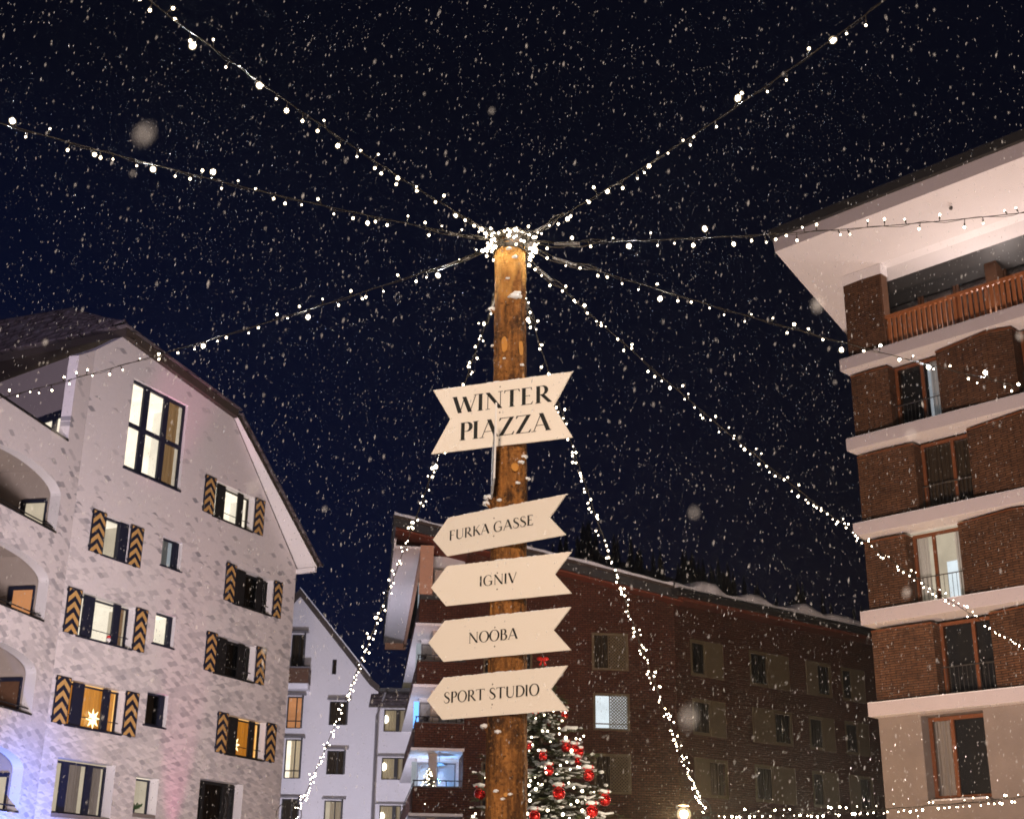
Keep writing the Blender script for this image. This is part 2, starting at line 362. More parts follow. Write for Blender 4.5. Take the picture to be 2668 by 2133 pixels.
# window frame (part) with pane, curtains, room behind as sub-parts
def window(parent, x0, x1, z0, z1, y=0.3, bars=(), hbars=(), frame='navy_wood', fw=0.06, room='dark_room', curtains=(), depth=0.8, rail=None, name='window', bw=None, wide=None, sides=None):
    b = MB()
    b.box(x0, x1, y, y + .08, z0, z0 + fw, frame); b.box(x0, x1, y, y + .08, z1 - fw, z1, frame)
    b.box(x0, x0 + fw, y + .002, y + .078, z0 + fw, z1 - fw, frame); b.box(x1 - fw, x1, y + .002, y + .078, z0 + fw, z1 - fw, frame)
    for q in bars: b.box(q - (bw or fw) / 2, q + (bw or fw) / 2, y - .004, y + .074, z0 + fw, z1 - fw, frame)
    for q in hbars: b.box(x0 + fw, x1 - fw, y + .004, y + .07, q - (bw or fw) / 2, q + (bw or fw) / 2, frame)
    for (a, c, dy) in (wide or ()): b.box(a, c, y - dy, y - dy + .07 if dy > .15 else y + .07, z0 + .02, z1 - .01, frame)
    f = b.build(name, parent)
    p = MB(); p.add([(x0 + fw / 2, y + .04, z0 + fw / 2), (x1 - fw / 2, y + .04, z0 + fw / 2), (x1 - fw / 2, y + .04, z1 - fw / 2), (x0 + fw / 2, y + .04, z1 - fw / 2)], [(0, 1, 2, 3)], 'window_glass'); p.build('pane', f)
    rm = MB(); y2 = y + .09 + depth; e = .25
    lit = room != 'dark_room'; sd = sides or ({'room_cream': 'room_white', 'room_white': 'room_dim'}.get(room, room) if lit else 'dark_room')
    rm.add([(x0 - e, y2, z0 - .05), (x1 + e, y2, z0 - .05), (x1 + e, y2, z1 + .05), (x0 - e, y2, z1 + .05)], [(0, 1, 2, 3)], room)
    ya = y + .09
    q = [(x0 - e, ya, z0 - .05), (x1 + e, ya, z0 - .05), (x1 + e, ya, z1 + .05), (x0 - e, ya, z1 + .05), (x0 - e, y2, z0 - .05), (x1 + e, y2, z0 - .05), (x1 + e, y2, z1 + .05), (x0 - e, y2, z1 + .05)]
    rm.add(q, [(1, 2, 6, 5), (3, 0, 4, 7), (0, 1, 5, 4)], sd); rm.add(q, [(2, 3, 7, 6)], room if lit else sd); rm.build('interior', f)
    for (a, c, mname) in curtains:
        cb = MB(); n = max(6, int((c - a) * 26)); vs = []
        for i in range(n + 1):
            xx = a + (c - a) * i / n; yy = y + .16 + .035 * math.sin(i * 1.7) + .02 * math.sin(i * .63 + a)
            vs += [(xx, yy, z0 + .03), (xx, yy, z1 - .02)]
        cb.add(vs, [(2 * i, 2 * i + 2, 2 * i + 3, 2 * i + 1) for i in range(n)], mname); cb.build('curtain', f)
    if rail is not None:
        rb = MB(); rb.tube([(x0, y - .10, rail), (x1, y - .10, rail)], .016, frame)
        rb.build('rail', f)
    return f
def shutter(parent, x0, x1, z0, z1):
    b = MB(); b.box(x0, x1, -.075, -.035, z0, z1, 'navy_wood')
    w = x1 - x0; per = (z1 - z0) / 4.05; th = per * .50; rise = w * .42; m = .03; cx = (x0 + x1) / 2
    b.box(x0 - .03, x0 + .02, -.09, -.03, z1 - .14, z1 - .06, 'navy_wood'); b.box(x0 - .03, x0 + .02, -.09, -.03, z0 + .12, z0 + .2, 'navy_wood')
    lo_lim, hi_lim = z0 + .012, z1 - .03
    for k in range(-1, 6):
        zb = z0 + .02 + k * per - rise * .55
        poly = [(x0 + m, zb), (cx, zb + rise), (x1 - m, zb), (x1 - m, zb + th), (cx, zb + rise + th), (x0 + m, zb + th)]
        for half in ((0, 1, 4, 5), (1, 2, 3, 4)):
            q = [poly[i] for i in half]
            for lim, sg in ((lo_lim, 1), (hi_lim, -1)):
                out = []
                for i in range(len(q)):
                    a, c = q[i - 1], q[i]; da, dc = sg * (a[1] - lim), sg * (c[1] - lim)
                    if da * dc < 0: f_ = da / (da - dc); out.append((a[0] + (c[0] - a[0]) * f_, a[1] + (c[1] - a[1]) * f_))
                    if dc >= 0: out.append(c)
                q = out
                if not q: break
            if len(q) > 2: b.add([(p[0], -.079, p[1]) for p in q], [tuple(range(len(q)))], 'ochre_paint')
    b.tube([(cx - .08, -.10, z0 - .02), (cx + .07, -.10, z0 - .03)], .02, 'black_wood', 5)   # shutter holder
    return b.build('shutter', parent)
def child_copy(o, parent):
    c = o.copy(); COL.objects.link(c); c.parent = parent; return c

# ================================================================== ground and hill
g = MB(); N = 48
vs = []; fs = []
for i in range(N + 1):
    for j in range(N + 1):
        x = -300 + 600 * i / N; y = -120 + 720 * j / N
        vs.append((x, y, 0.04 * noise.noise(Vector((x * .4, y * .4, 0)))))
for i in range(N):
    for j in range(N): fs.append((i * (N + 1) + j, (i + 1) * (N + 1) + j, (i + 1) * (N + 1) + j + 1, i * (N + 1) + j + 1))
g.add(vs, fs, 'snow'); struct(g.build('ground', smooth=True))
h = MB(); vs = []; fs = []; nx, ny = 60, 14
def hill_z(x, t):
    u = min(1, max(0, (x + 22) / 34)); u = u * u * (3 - 2 * u); crest = 8 + 58 * u * math.exp(-max(0, x - 14) / 190) + 4 * noise.noise(Vector((x * .03, 3, 1)))
    return max(-1, crest * min(1, t * 1.15)) 
for i in range(nx + 1):
    for j in range(ny + 1):
        x = -180 + 420 * i / nx; t = j / ny; y = 118 + 150 * t + .0006 * x * x
        vs.append((x, y, hill_z(x, t) + 2.5 * noise.noise(Vector((x * .08, y * .08, 0)))))
for i in range(nx):
    for j in range(ny): fs.append((i * (ny + 1) + j, (i + 1) * (ny + 1) + j, (i + 1) * (ny + 1) + j + 1, i * (ny + 1) + j + 1))
h.add(vs, fs, 'rock_dark'); struct(h.build('hill', smooth=True))
fo = MB()
for k in range(1700):
    x = random.uniform(-150, 210); t = random.uniform(0.0, 1.0); y = 118 + 150 * t + .0006 * x * x; z = hill_z(x, t) - .5
    hh = random.uniform(5, 9); r = hh * random.uniform(.16, .22); n = 7
    for lv in range(4):
        z0 = z + hh * (.08 + .22 * lv); z1 = z0 + hh * .36; rr = r * (1 - .21 * lv)
        ring = [(x + rr * random.uniform(.75, 1.15) * math.cos(2 * math.pi * q / n), y + rr * random.uniform(.75, 1.15) * math.sin(2 * math.pi * q / n), z0 - random.uniform(0, .5)) for q in range(n)]
        fo.add(ring + [(x, y, z1)], [(q, (q + 1) % n, n) for q in range(n)], 'forest_dark')
fob = fo.build('forest'); fob['kind'] = 'stuff'

# ================================================================== patterned hotel
HB = empty('hotel_building', (-8.780, 54.295, 0), R(90 - 25.5))
tag(HB, 'pale hotel painted with grey leaf scales, chevron shutters and stacked arched loggias', 'building')
shut = [  # left shutter, right shutter, sill, head, kind
    (-6.41, -5.76, -3.20, -2.57, 15.70, 17.08, 'white'), (-12.72, -12.08, -9.41, -8.81, 10.00, 11.42, 'kitchen'),
    (-12.72, -12.08, -9.44, -8.80, 7.17, 8.58, 'star'), (-4.68, -4.06, -1.52, -0.95, 12.70, 14.10, 'dark'),
    (-5.47, -4.85, -2.34, -1.73, 9.95, 11.33, 'dark'), (-4.40, -3.78, -1.30, -0.66, 7.15, 8.56, 'star2')]
holes = [rect(-10.82, -7.76, 16.08, 19.40), rect(-11.39, -10.14, 12.83, 14.18),
         rect(-8.37, -7.28, 13.18, 14.22), rect(-8.32, -7.24, 10.40, 11.52), rect(-8.32, -7.20, 7.63, 8.75),
         rect(-12.18, -9.51, 4.38, 6.15), rect(-8.44, -7.27, 4.62, 5.92), rect(-5.03, -2.44, 3.10, 6.15)]
for (a, b_, c, d, z0, z1, k) in shut: holes.append(rect(b_, c, z0, z1))
w = MB(); w.reveal = 'white_paint'
w.panel([(-12.86, 0), (0, 0), (0, 14.95), (-5.0, 19.84), (-11.65, 20.64), (-12.86, 19.66)], holes, 0, .42, 'leaf_pattern_render')
w.build('wall', HB)
w = MB()  # side and rear walls
w.add([(0.0, .42, 0), (0.0, 13, 0), (0.0, 13, 14.9), (0.0, .42, 14.9)], [(0, 1, 2, 3)], 'white_render')
w.add([(-0.42, .42, 0), (-12.86, 13, 0), (0, 13, 0), (0, 13, 14.9), (-5, 13, 19.8), (-12.86, 13, 20.2)], [(1, 2, 3, 4, 5)], 'white_render')
w.build('side_wall', HB)
# gabled roof: dark fascia, flat upper slope, steep lower slope whose verge widens towards the eave
r = MB()
def plate(b, A, B, ya0, ya1, yb, th, m):    # profile points A->B in (s,z), front y at each, back y
    ax, az = A; bx, bz = B; l = math.hypot(bx - ax, bz - az); nx_, nz_ = -(bz - az) / l * th, (bx - ax) / l * th
    v = [(ax, ya0, az), (bx, ya1, bz), (bx, yb, bz), (ax, yb, az), (ax + nx_, ya0, az + nz_), (bx + nx_, ya1, bz + nz_), (bx + nx_, yb, bz + nz_), (ax + nx_, yb, az + nz_)]
    b.add(v, [(0, 1, 2, 3), (4, 7, 6, 5), (0, 4, 5, 1), (2, 6, 7, 3), (0, 3, 7, 4), (1, 5, 6, 2)], m)
plate(r, (-11.65, 20.66), (-4.95, 19.86), -.15, -.18, 12, .30, 'dark_roof_wood')
plate(r, (-4.93, 19.86), (.12, 14.93), -.18, -.95, 12, .16, 'dark_roof_wood')
plate(r, (-11.75, 21.01), (-4.80, 20.18), -.22, -.24, 12, .07, 'roof_shingles')
plate(r, (-4.80, 20.08), (.34, 15.03), -.24, -1.02, 12, .06, 'roof_shingles')
# left eave running away from the corner, fascia and rising roof face
E0 = Vector((-11.65, -.15)); dv = Vector((.21, .978))
def ev(t, z, off=0): p = E0 + dv * t; return (p.x + off * -.978, p.y + off * .21, z)
r.add([ev(0, 20.64), ev(15, 20.5), ev(15, 21.15), ev(0, 21.2), ev(0, 20.64, -.5), ev(15, 20.5, -.5)], [(0, 1, 2, 3), (0, 4, 5, 1)], 'dark_roof_wood')
r.build('roof', HB)
r = MB()
rows = 9; top = [(-11.55, .0, 21.22), (-9.7, 4.6, 23.45), (-9.0, 8.5, 24.0), (-8.2, 15, 24.9)]
seg = [0, 4.6, 8.5, 15]
for k in range(rows):
    f0, f1 = k / rows, (k + 1) / rows + .01
    vs = []
    for q in range(4):
        e = Vector(ev(seg[q], 21.2, .12)); t_ = Vector(top[q])
        a = e.lerp(t_, f0); b_ = e.lerp(t_, f1); a.z += .07; b_.z += .0
        vs += [a, b_]
    r.add(vs, [(2 * q, 2 * q + 2, 2 * q + 3, 2 * q + 1) for q in range(3)], 'roof_shingles')
    low = [(v.x, v.y, v.z - .09) for v in vs[0::2]]
    r.add([tuple(v) for v in vs[0::2]] + low, [(q, q + 1, 5 + q, 4 + q) for q in range(3)], 'roof_shingles')
r.add([top[0], top[1], top[2], top[3], (-4, 15, 20.3), (-4.9, 0, 20.4)], [(0, 1, 2, 3, 4, 5)], 'roof_shingles')
r.build('shingle_slope', HB)
s_ = MB(); s_.add([(-4.95, -.178, 19.85), (.12, -.945, 14.925), (.12, -.004, 14.925), (-4.95, -.004, 19.85)], [(0, 1, 2, 3)], 'white_paint')
s_.box(-.02, .08, -.93, .02, 14.72, 14.92, 'white_paint')
s_.build('soffit', HB)
gt = MB(); gt.tube([(.40, -1.02, 15.08), (.40, 12, 15.08)], .06, 'dark_metal', 6); gt.build('gutter', HB)
# large gable window
window(HB, -10.80, -7.78, 16.10, 19.38, .10, bars=(), hbars=(17.72,), fw=.10, room='room_cream', curtains=((-8.55, -7.95, 'curtain_tan'),), depth=1.6,
       wide=((-10.10, -9.80, .02), (-8.98, -8.72, .02)), bw=.16)
sl = MB(); sl.box(-10.86, -7.72, -.05, .1, 16.02, 16.09, 'navy_wood'); sl.build('sill', HB)
for (a, b_, c, d, z0, z1, k) in shut:
    shutter(HB, a, b_, z0 - .02, z1 + .02); shutter(HB, c, d, z0 - .03, z1 + .01)
    fr = 'navy_wood' if b_ < -8 else 'black_wood'
    wd = ((b_ + .24, b_ + .74, .23), (c - .97, c - .64, .21))
    if k == 'dark': room, cu = 'dark_room', ((b_ + .1, c - .1, 'curtain_dark'),)
    elif k == 'white': room, cu = 'room_cream', ((c - .45, c - .1, 'curtain_cream'),)
    elif k == 'kitchen': room, cu = 'room_white', ((c - .62, c - .5, 'curtain_gold'), (c - .40, c - .04, 'curtain_tan'))
    else: room, cu = 'room_amber', ((b_ + .05, c - .08, 'curtain_gold'),)
    window(HB, b_ + .02, c - .02, z0 + .02, z1 - .05, .26, frame=fr, fw=.055, room=room, curtains=cu, depth=1.0, wide=wd, rail=z0 + .34, sides=None)
    sl = MB(); sl.box(b_ - .02, c + .02, -.05, .26, z0 - .06, z0, fr); sl.build('sill', HB)
# narrower shuttered window
shutter(HB, -12.05, -11.40, 12.80, 14.22); shutter(HB, -10.13, -9.48, 12.78, 14.18)
window(HB, -11.38, -10.15, 12.84, 14.17, .12, room='room_white', wide=((-11.36, -11.30, .02), (-10.58, -10.16, .10)), depth=1.2)
sl = MB(); sl.box(-11.42, -10.1, -.05, .12, 12.78, 12.83, 'navy_wood'); sl.build('sill', HB)
# small windows
window(HB, -8.35, -7.30, 13.20, 14.20, .14, room='room_grey', curtains=((-8.3, -7.7, 'curtain_white'),), wide=((-7.62, -7.46, .05),)); 
window(HB, -8.30, -7.26, 10.42, 11.50, .14, room='room_cream', wide=((-7.50, -7.30, .05),), depth=1.6)
window(HB, -8.30, -7.22, 7.65, 8.73, .14, wide=((-7.50, -7.28, .05),), curtains=((-8.2, -7.6, 'curtain_dark'),))
for z in (13.18, 10.40, 7.63): sl = MB(); sl.box(-8.42, -7.2, -.05, .14, z - .05, z, 'navy_wood'); sl.build('sill', HB)
# deep white framed ground storey windows
window(HB, -12.16, -9.53, 4.50, 6.10, .36, frame='navy_wood', fw=.07, room='room_dim', curtains=((-12.1, -11.62, 'curtain_grey'), (-11.4, -10.5, 'curtain_grey'), (-10.2, -9.62, 'curtain_grey')), wide=((-11.55, -11.28, .04), (-10.45, -10.20, .04)), bw=.1)
window(HB, -8.42, -7.29, 4.72, 5.88, .36, room='room_white', fw=.06, depth=1.2)
window(HB, -5.01, -2.46, 3.12, 6.10, .36, frame='black_wood', curtains=((-4.9, -2.6, 'curtain_dark'),), wide=((-4.4, -4.3, .03), (-3.2, -3.1, .03)))
for (a, c, z) in ((-12.18, -9.51, 4.38), (-8.44, -7.27, 4.62)):
    sl = MB(); sl.box(a, c, .0, .36, z - .02, z + .11, 'grey_stone'); sl.build('sill', HB)
# bent loggia front left of the crease
def sub(o): o.location = (-12.86, 0, 0); o.rotation_euler = (0, 0, R(14.5)); return o
def arch(b):
    pts = [(-5.8, b), (-.97, b), (-.97, b + 1.22)]
    for i in range(1, 24):
        t = math.pi * i / 24; pts.append((-3.385 + 2.415 * math.cos(t), b + 1.22 + .56 * math.sin(t)))
    return pts + [(-5.8, b + 1.22)]
ARB = (1.5, 4.39, 7.24, 10.10, 12.95)
w = MB(); w.reveal = 'white_render'
w.panel([(-9, 0), (0, 0), (0, 19.66), (-1.0, 19.05), (-1.0, 16.02), (-9, 16.02)], [arch(b) for b in ARB], 0, .36, 'leaf_pattern_render')
sub(w.build('loggia_wall', HB))
for i, b in enumerate(ARB[1:]):
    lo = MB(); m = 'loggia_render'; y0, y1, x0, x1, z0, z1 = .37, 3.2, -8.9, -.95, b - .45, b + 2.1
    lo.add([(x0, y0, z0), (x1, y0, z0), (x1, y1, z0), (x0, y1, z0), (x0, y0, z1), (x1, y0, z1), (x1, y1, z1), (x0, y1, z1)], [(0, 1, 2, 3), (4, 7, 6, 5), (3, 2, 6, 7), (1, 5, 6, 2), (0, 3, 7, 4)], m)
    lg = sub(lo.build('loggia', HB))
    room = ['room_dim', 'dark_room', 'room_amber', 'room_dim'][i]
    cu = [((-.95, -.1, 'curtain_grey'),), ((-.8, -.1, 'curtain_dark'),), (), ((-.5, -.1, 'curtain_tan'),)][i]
    # frame and pane of the door on the loggia's end wall
    fb = MB(); xa, xb, za, zb = -.92, -.02, b - .4, b + 1.12
    fb.box(xa, xa + .16, -.06, .02, za, zb, 'navy_wood'); fb.box(xb - .05, xb, -.06, .02, za, zb, 'navy_wood'); fb.box(xa + .16, xb - .05, -.058, .018, zb - .12, zb, 'navy_wood')
    fb.add([(xa + .16, -.01, za), (xb - .05, -.01, za), (xb - .05, -.01, zb - .12), (xa + .16, -.01, zb - .12)], [(0, 1, 2, 3)], {'room_dim': 'room_dim', 'dark_room': 'brown_wood', 'room_amber': 'room_orange'}[room])
    f2_ = MB(); f2_.box(-2.7, -2.1, -.05, .02, za, zb - .05, 'navy_wood'); f2_ = f2_.build('window', lg); f2_.location = (-.953, .42, 0); f2_.rotation_euler = (0, 0, R(-90))
    fo_ = fb.build('door', lg); fo_.location = (-.953, .42, 0); fo_.rotation_euler = (0, 0, R(-90))
    ra = MB(); ra.tube([(-5.8, .12, b + .16), (-.98, .12, b + .16)], .022, 'black_wood'); ra.box(-5.8, -.97, -.03, .30, b - .04, b + .015, 'black_wood')
    sub(ra.build('railing', HB))
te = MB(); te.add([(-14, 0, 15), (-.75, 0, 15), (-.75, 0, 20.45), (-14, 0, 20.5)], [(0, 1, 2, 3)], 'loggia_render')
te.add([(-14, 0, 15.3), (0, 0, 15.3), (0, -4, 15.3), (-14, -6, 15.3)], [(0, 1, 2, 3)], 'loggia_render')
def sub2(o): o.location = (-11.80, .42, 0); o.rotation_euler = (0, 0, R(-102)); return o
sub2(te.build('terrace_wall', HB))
tb = MB(); tb.box(-9, -1.0, -.04, .36, 16.0, 16.07, 'black_wood'); sub(tb.build('parapet_cap', HB))
fb = MB()
for q in ((-4.5, -1.9, 18.08, 18.38), (-4.5, -3.95, 15.3, 18.08), (-2.72, -2.45, 15.3, 18.08), (-2.02, -1.9, 15.3, 18.08)): fb.box(q[0], q[1], -.08, 0, q[2], q[3], 'navy_wood')
fb.add([(-3.95, -.02, 15.3), (-2.02, -.02, 15.3), (-2.02, -.02, 18.08), (-3.95, -.02, 18.08)], [(0, 1, 2, 3)], 'room_white')
sub2(fb.build('terrace_window', HB))

# star lamps and small things on the hotel's sills (things of their own)
def on_hotel(s, y, z): return HB.matrix_basis @ Vector((s, y, z))
HB_M = Matrix.Translation(HB.location) @ Matrix.Rotation(R(90 - 25.5), 4, 'Z')
def star_thing(s, y, z, r, label):
    b = MB(); vs = [(0, -.07, 0), (0, .07, 0)]; n = 16
    for k in range(n): q = r if k % 2 == 0 else r * .45; a = 2 * math.pi * k / n + .1; vs.append((q * math.cos(a), 0, q * math.sin(a)))
    b.add(vs, [(0, 2 + k, 2 + (k + 1) % n) for k in range(n)] + [(1, 2 + (k + 1) % n, 2 + k) for k in range(n)], 'star_lamp')
    o = b.build('star_lantern'); o.location = HB_M @ Vector((s, y, z)); o.rotation_euler = (0, 0, R(90 - 25.5))
    tag(o, label, 'star lamp', 'glowing paper stars in the hotel windows'); return o
star_thing(-10.62, .20, 7.52, .34, 'glowing paper star in the amber window directly above the white-framed curtained window')
star_thing(-2.93, .20, 7.55, .33, 'glowing paper star in the amber window nearest the hotel corner')
fg = MB(); fg.ball((0, 0, .10), .11, 'white_paint', 8, 6); fg.ball((0, 0, .20), .10, 'figure_red', 8, 6, (1, 1, .9), cut=-.1)
fg.ball((.06, 0, .31), .035, 'white_paint', 6, 4)
o = fg.build('figurine', smooth=True); o.location = HB_M @ Vector((-10.35, .16, 10.02)); tag(o, 'small figurine with a red hat standing on the lit window sill', 'figurine')
pl = MB()
for k in range(40):
    a = random.uniform(0, 6.28); q = random.uniform(.1, .3); e = Vector((q * math.cos(a), q * math.sin(a) * .4, random.uniform(.1, .3)))
    pl.add([(0, 0, .08), (e.x + .03, e.y, e.z), (e.x, e.y, e.z + .05)], [(0, 1, 2)], 'plant_green')
pl.ball((0, 0, .06), .08, 'navy_wood', 8, 5)
o = pl.build('potted_plant'); o.location = HB_M @ Vector((-8.1, .30, 4.76)); tag(o, 'small leafy potted plant on the sill of the little lit lower window', 'plant')

# ================================================================== brick apartment building
r0 = (12.012, 44.404)
BB = empty('brick_apartment_building', (*r0, 0), R(90 - 135.5))
tag(BB, 'tall brown brick apartment building with white floor ledges and broad white eaves', 'building')
SEND = 13.0
core = MB(); core.box(.25, SEND, .95, 12, 0, 20.0, 'brown_brick'); core.build('core_wall', BB)
ledges = [20.30, 17.32, 14.27, 11.24, 8.26]
for i, z in enumerate(ledges):
    b = MB(); b.box(-.14 + .01 * i, SEND, -.42, .95, z - .42, z, 'white_paint'); b.build('ledge', BB)
    b = MB(); b.box(-.143 + .01 * i, SEND, -.424, -.421, z - .417, z + .001, 'ledge_shade'); b.build('ledge_face', BB)  # thin sheet over the ledge front, coloured with its shade
    sn = MB(); sn.box(-.12, SEND, -.40, .02, z + .003, z + .03, 'snow'); sn.build('snow', BB)
def zig(name, pts, yb, z0, z1, mat, cap='copper_wood'):
    b = MB(); poly = pts + [(pts[-1][0], yb), (pts[0][0], yb)]
    b.prism(poly, lambda x, y: (x, y, z0), lambda x, y: (x, y, z1), mat)
    if cap:
        c = [(x, y - .03) for x, y in pts] + [(pts[-1][0], yb), (pts[0][0], yb)]
        b.prism(c, lambda x, y: (x, y, z1 + .002), lambda x, y: (x, y, z1 + .05), cap)
    return b.build(name, BB)
floors = [(17.32, 19.80, 0, 1.47, 1.49, 3.20, 3.24, [(3.24, .10), (5.25, -.34), (6.05, -.10)], 6.05),
          (14.27, 16.80, 0, 2.15, 2.19, 4.02, 4.04, [(4.04, .10), (6.1, -.34), (7.0, -.10)], 7.0),
          (11.24, 13.74, 0, 1.55, 1.58, 3.36, 3.38, [(3.38, .10), (5.4, -.34), (6.3, -.10)], 6.3),
          (8.26, 10.72, 0, 2.20, 2.22, 4.08, 4.10, [(4.10, .10), (6.2, -.34), (7.1, -.10)], 7.1)]
fcfg = [dict(room='dark_room', curtains=((2.75, 3.1, 'curtain_white'),), bar=.60), dict(room='dark_room', curtains=((2.3, 3.9, 'curtain_dark'),), bar=.62),
        dict(room='room_dim', curtains=((1.62, 2.05, 'curtain_white'), (3.0, 3.3, 'curtain_white')), bar=.42), dict(room='dark_room', curtains=(), bar=.62)]
for (z0, z1, a, b_, wa, wb, p0, pts, pe), cf in zip(floors, fcfg):
    zig('brick_panel', [(0, 0), (b_ * .55, -.05), (b_, .0)], .95, z0 + .004, z1 - .10, 'brown_brick')
    zig('brick_panel', pts, .95, z0 + .004, z1 - .06, 'brown_brick')
    zig('brick_panel', [(pe + 1.9, .0), (pe + 3.6, -.3), (SEND, .0)], .95, z0 + .004, z1 - .06, 'brown_brick')
    for (xa, xb, first) in ((wa, wb, True), (pe + .03, pe + 1.88, False)):
        k = cf if first else dict(room='dark_room', curtains=((xa + .2, xa + .9, 'curtain_grey'),), bar=.5)
        f = window(BB, xa, xb, z0 + .03, z1 - .03, .42, bars=(xa + (xb - xa) * k['bar'],), frame='copper_wood', fw=.11, room=k['room'], curtains=k['curtains'], depth=.35 if k['room'] == 'dark_room' else .38)
        ra = MB(); zr = z0 + .98; ra.tube([(xa, .30, zr), (xb, .30, zr)], .02, 'dark_metal')
        n = int((xb - xa) / .14)
        for q in range(n + 1): ra.tube([(xa + (xb - xa) * q / n, .30, z0 + .08), (xa + (xb - xa) * q / n, .30, zr)], .009, 'dark_metal', 4)
        ra.build('railing', f)
lp = MB(); lp.add([(2.62, .62, 17.5), (3.1, .62, 17.5), (3.1, .62, 19.6), (2.62, .62, 19.6)], [(0, 1, 2, 3)], 'room_grey'); lp.build('lit_pane', BB)
lp = MB(); lp.add([(2.60, .64, 11.3), (2.98, .64, 11.3), (2.98, .64, 12.7), (2.60, .64, 12.7)], [(0, 1, 2, 3)], 'room_cool'); lp.build('lit_pane', BB)
# stone ground storeys
w = MB(); w.panel(rect(0, SEND, 0, 7.84), [rect(1.50, 3.60, 5.20, 7.76), rect(6.2, 8.3, 5.2, 7.76)], 0, .95, 'grey_stone'); w.build('stone_base', BB)
window(BB, 1.52, 3.58, 5.22, 7.74, .42, bars=(2.32,), frame='copper_wood', fw=.12, curtains=((1.65, 2.25, 'curtain_grey'),), depth=.4)
window(BB, 6.22, 8.28, 5.22, 7.74, .42, bars=(7.0,), frame='copper_wood', fw=.12, depth=.4)
sl = MB(); sl.box(1.42, 3.68, -.30, .40, 5.04, 5.14, 'grey_stone'); sl.build('sill', BB)
sn = MB()
for k in range(12): sn.ball((1.75 + k * .15, -.05 + .05 * math.sin(k), 5.15), .13, 'snow', 8, 5, (1.3, 1.2, .55), .3)
sn.build('snow', BB, True)
# top storey: pier, loggia with wooden balcony
zig('brick_panel', [(0, 0), (.8, -.05), (1.47, 0)], .40, 20.304, 23.30, 'brown_brick', None)
b = MB(); b.box(-.02, 1.56, -.03, .43, 23.302, 23.68, 'white_paint'); b.box(1.48, 1.54, .0, .40, 20.304, 23.3, 'brown_wood'); b.build('lintel', BB)
lo = MB(); lo.add([(.1, .44, 23.66), (SEND, .44, 23.66), (SEND, 2.6, 23.6), (.1, 2.6, 23.6), (.1, 2.6, 20.3), (SEND, 2.6, 20.3)], [(0, 3, 2, 1), (3, 4, 5, 2)], 'white_render')
lo.add([(1.56, .0, 23.70), (SEND, .0, 23.70), (SEND, .44, 23.66), (1.56, .44, 23.66)], [(0, 1, 2, 3)], 'white_paint'); lo.build('loggia_ceiling', BB)
bk = MB(); bk.box(.02, .09, .44, 12, 20.002, 23.6, 'brown_brick'); bk.box(.1, SEND, 2.62, 12, 20.002, 23.6, 'brown_brick'); bk.build('core_wall', BB)
for xa in (.3, 1.7, 3.1, 4.9, 6.3, 7.7, 9.1):
    window(BB, xa, xa + 1.36, 20.35, 23.36, 2.48, bars=(), frame='brown_wood', fw=.09, depth=.03)
rl = MB(); zt = 21.52
rl.box(1.55, SEND, -.02, .12, zt, zt + .11, 'rail_wood'); rl.box(1.55, SEND, .0, .10, 20.36, 20.44, 'brown_wood')
x = 1.62
while x < SEND: rl.box(x, x + .115, .02, .06, 20.44, zt, 'rail_wood'); x += .19
for x in (1.56, 4.2, 6.9, 9.6): rl.box(x, x + .13, .06, .16, 20.31, zt, 'copper_wood')
rl.build('balcony_railing', BB)
dvd = MB(); dvd.box(4.45, 4.88, 2.0, 2.58, 20.3, 23.5, 'brown_wood'); dvd.build('balcony_divider', BB)
# roof: sloping white soffit, fascia, dark gutter edge, snow
rf = MB(); xl = -1.5
rf.add([(xl, -2.0, 24.5), (SEND + 1, -2.0, 24.5), (SEND + 1, 0, 23.70), (xl, 0, 23.70), (xl, 5, 21.62), (-.0, 5, 21.62), (0, 0, 23.70)], [(0, 1, 2, 6, 3), (3, 6, 5, 4)], 'white_paint')
rf.add([(xl, -2.0, 24.5), (SEND + 1, -2.0, 24.5), (SEND + 1, -2.06, 25.02), (xl - .02, -2.06, 25.02)], [(0, 3, 2, 1)], 'ledge_shade')
rf.add([(xl, -2.0, 24.5), (xl, 5, 21.62), (xl - .02, 5, 22.2), (xl - .02, -2.06, 25.02)], [(0, 1, 2, 3)], 'white_paint')
rf.build('soffit', BB)
rf = MB()
rf.add([(xl - .10, -2.16, 25.03), (SEND + 1, -2.16, 25.03), (SEND + 1, 6, 21.8), (xl - .1, 6, 21.8), (xl - .10, -2.16, 25.38), (SEND + 1, -2.16, 25.38), (SEND + 1, 6, 22.3), (xl - .1, 6, 22.3)],
       [(0, 3, 2, 1), (4, 5, 6, 7), (0, 1, 5, 4), (0, 4, 7, 3)], 'dark_metal'); rf.build('roof', BB)
sn = MB(); sn.add([(xl - .08, -2.12, 25.385), (SEND + 1, -2.12, 25.385), (SEND + 1, 6, 22.31), (xl - .08, 6, 22.31), (xl - .02, -2.05, 25.46), (SEND + 1, -2.05, 25.46), (SEND + 1, 6, 22.4), (xl, 6, 22.4)], [(4, 5, 6, 7), (0, 1, 5, 4), (0, 4, 7, 3)], 'snow'); sn.build('snow', BB)
BB_M = Matrix.Translation(BB.location) @ Matrix.Rotation(R(90 - 135.5), 4, 'Z')
lamp('POINT', BB_M @ Vector((4.6, 1.7, 20.75)), 330, (1.0, 0.84, 0.78), size=.2)  # two hidden lamps added behind the railing to brighten the loggia ceiling
lamp('POINT', BB_M @ Vector((9.5, 1.7, 20.75)), 330, (1.0, 0.84, 0.78), size=.2)
sp = MB(); sp.ball((5.0, -1.2, 24.12), .07, 'dark_metal', 8, 6); sp.build('ceiling_spotlight', BB)

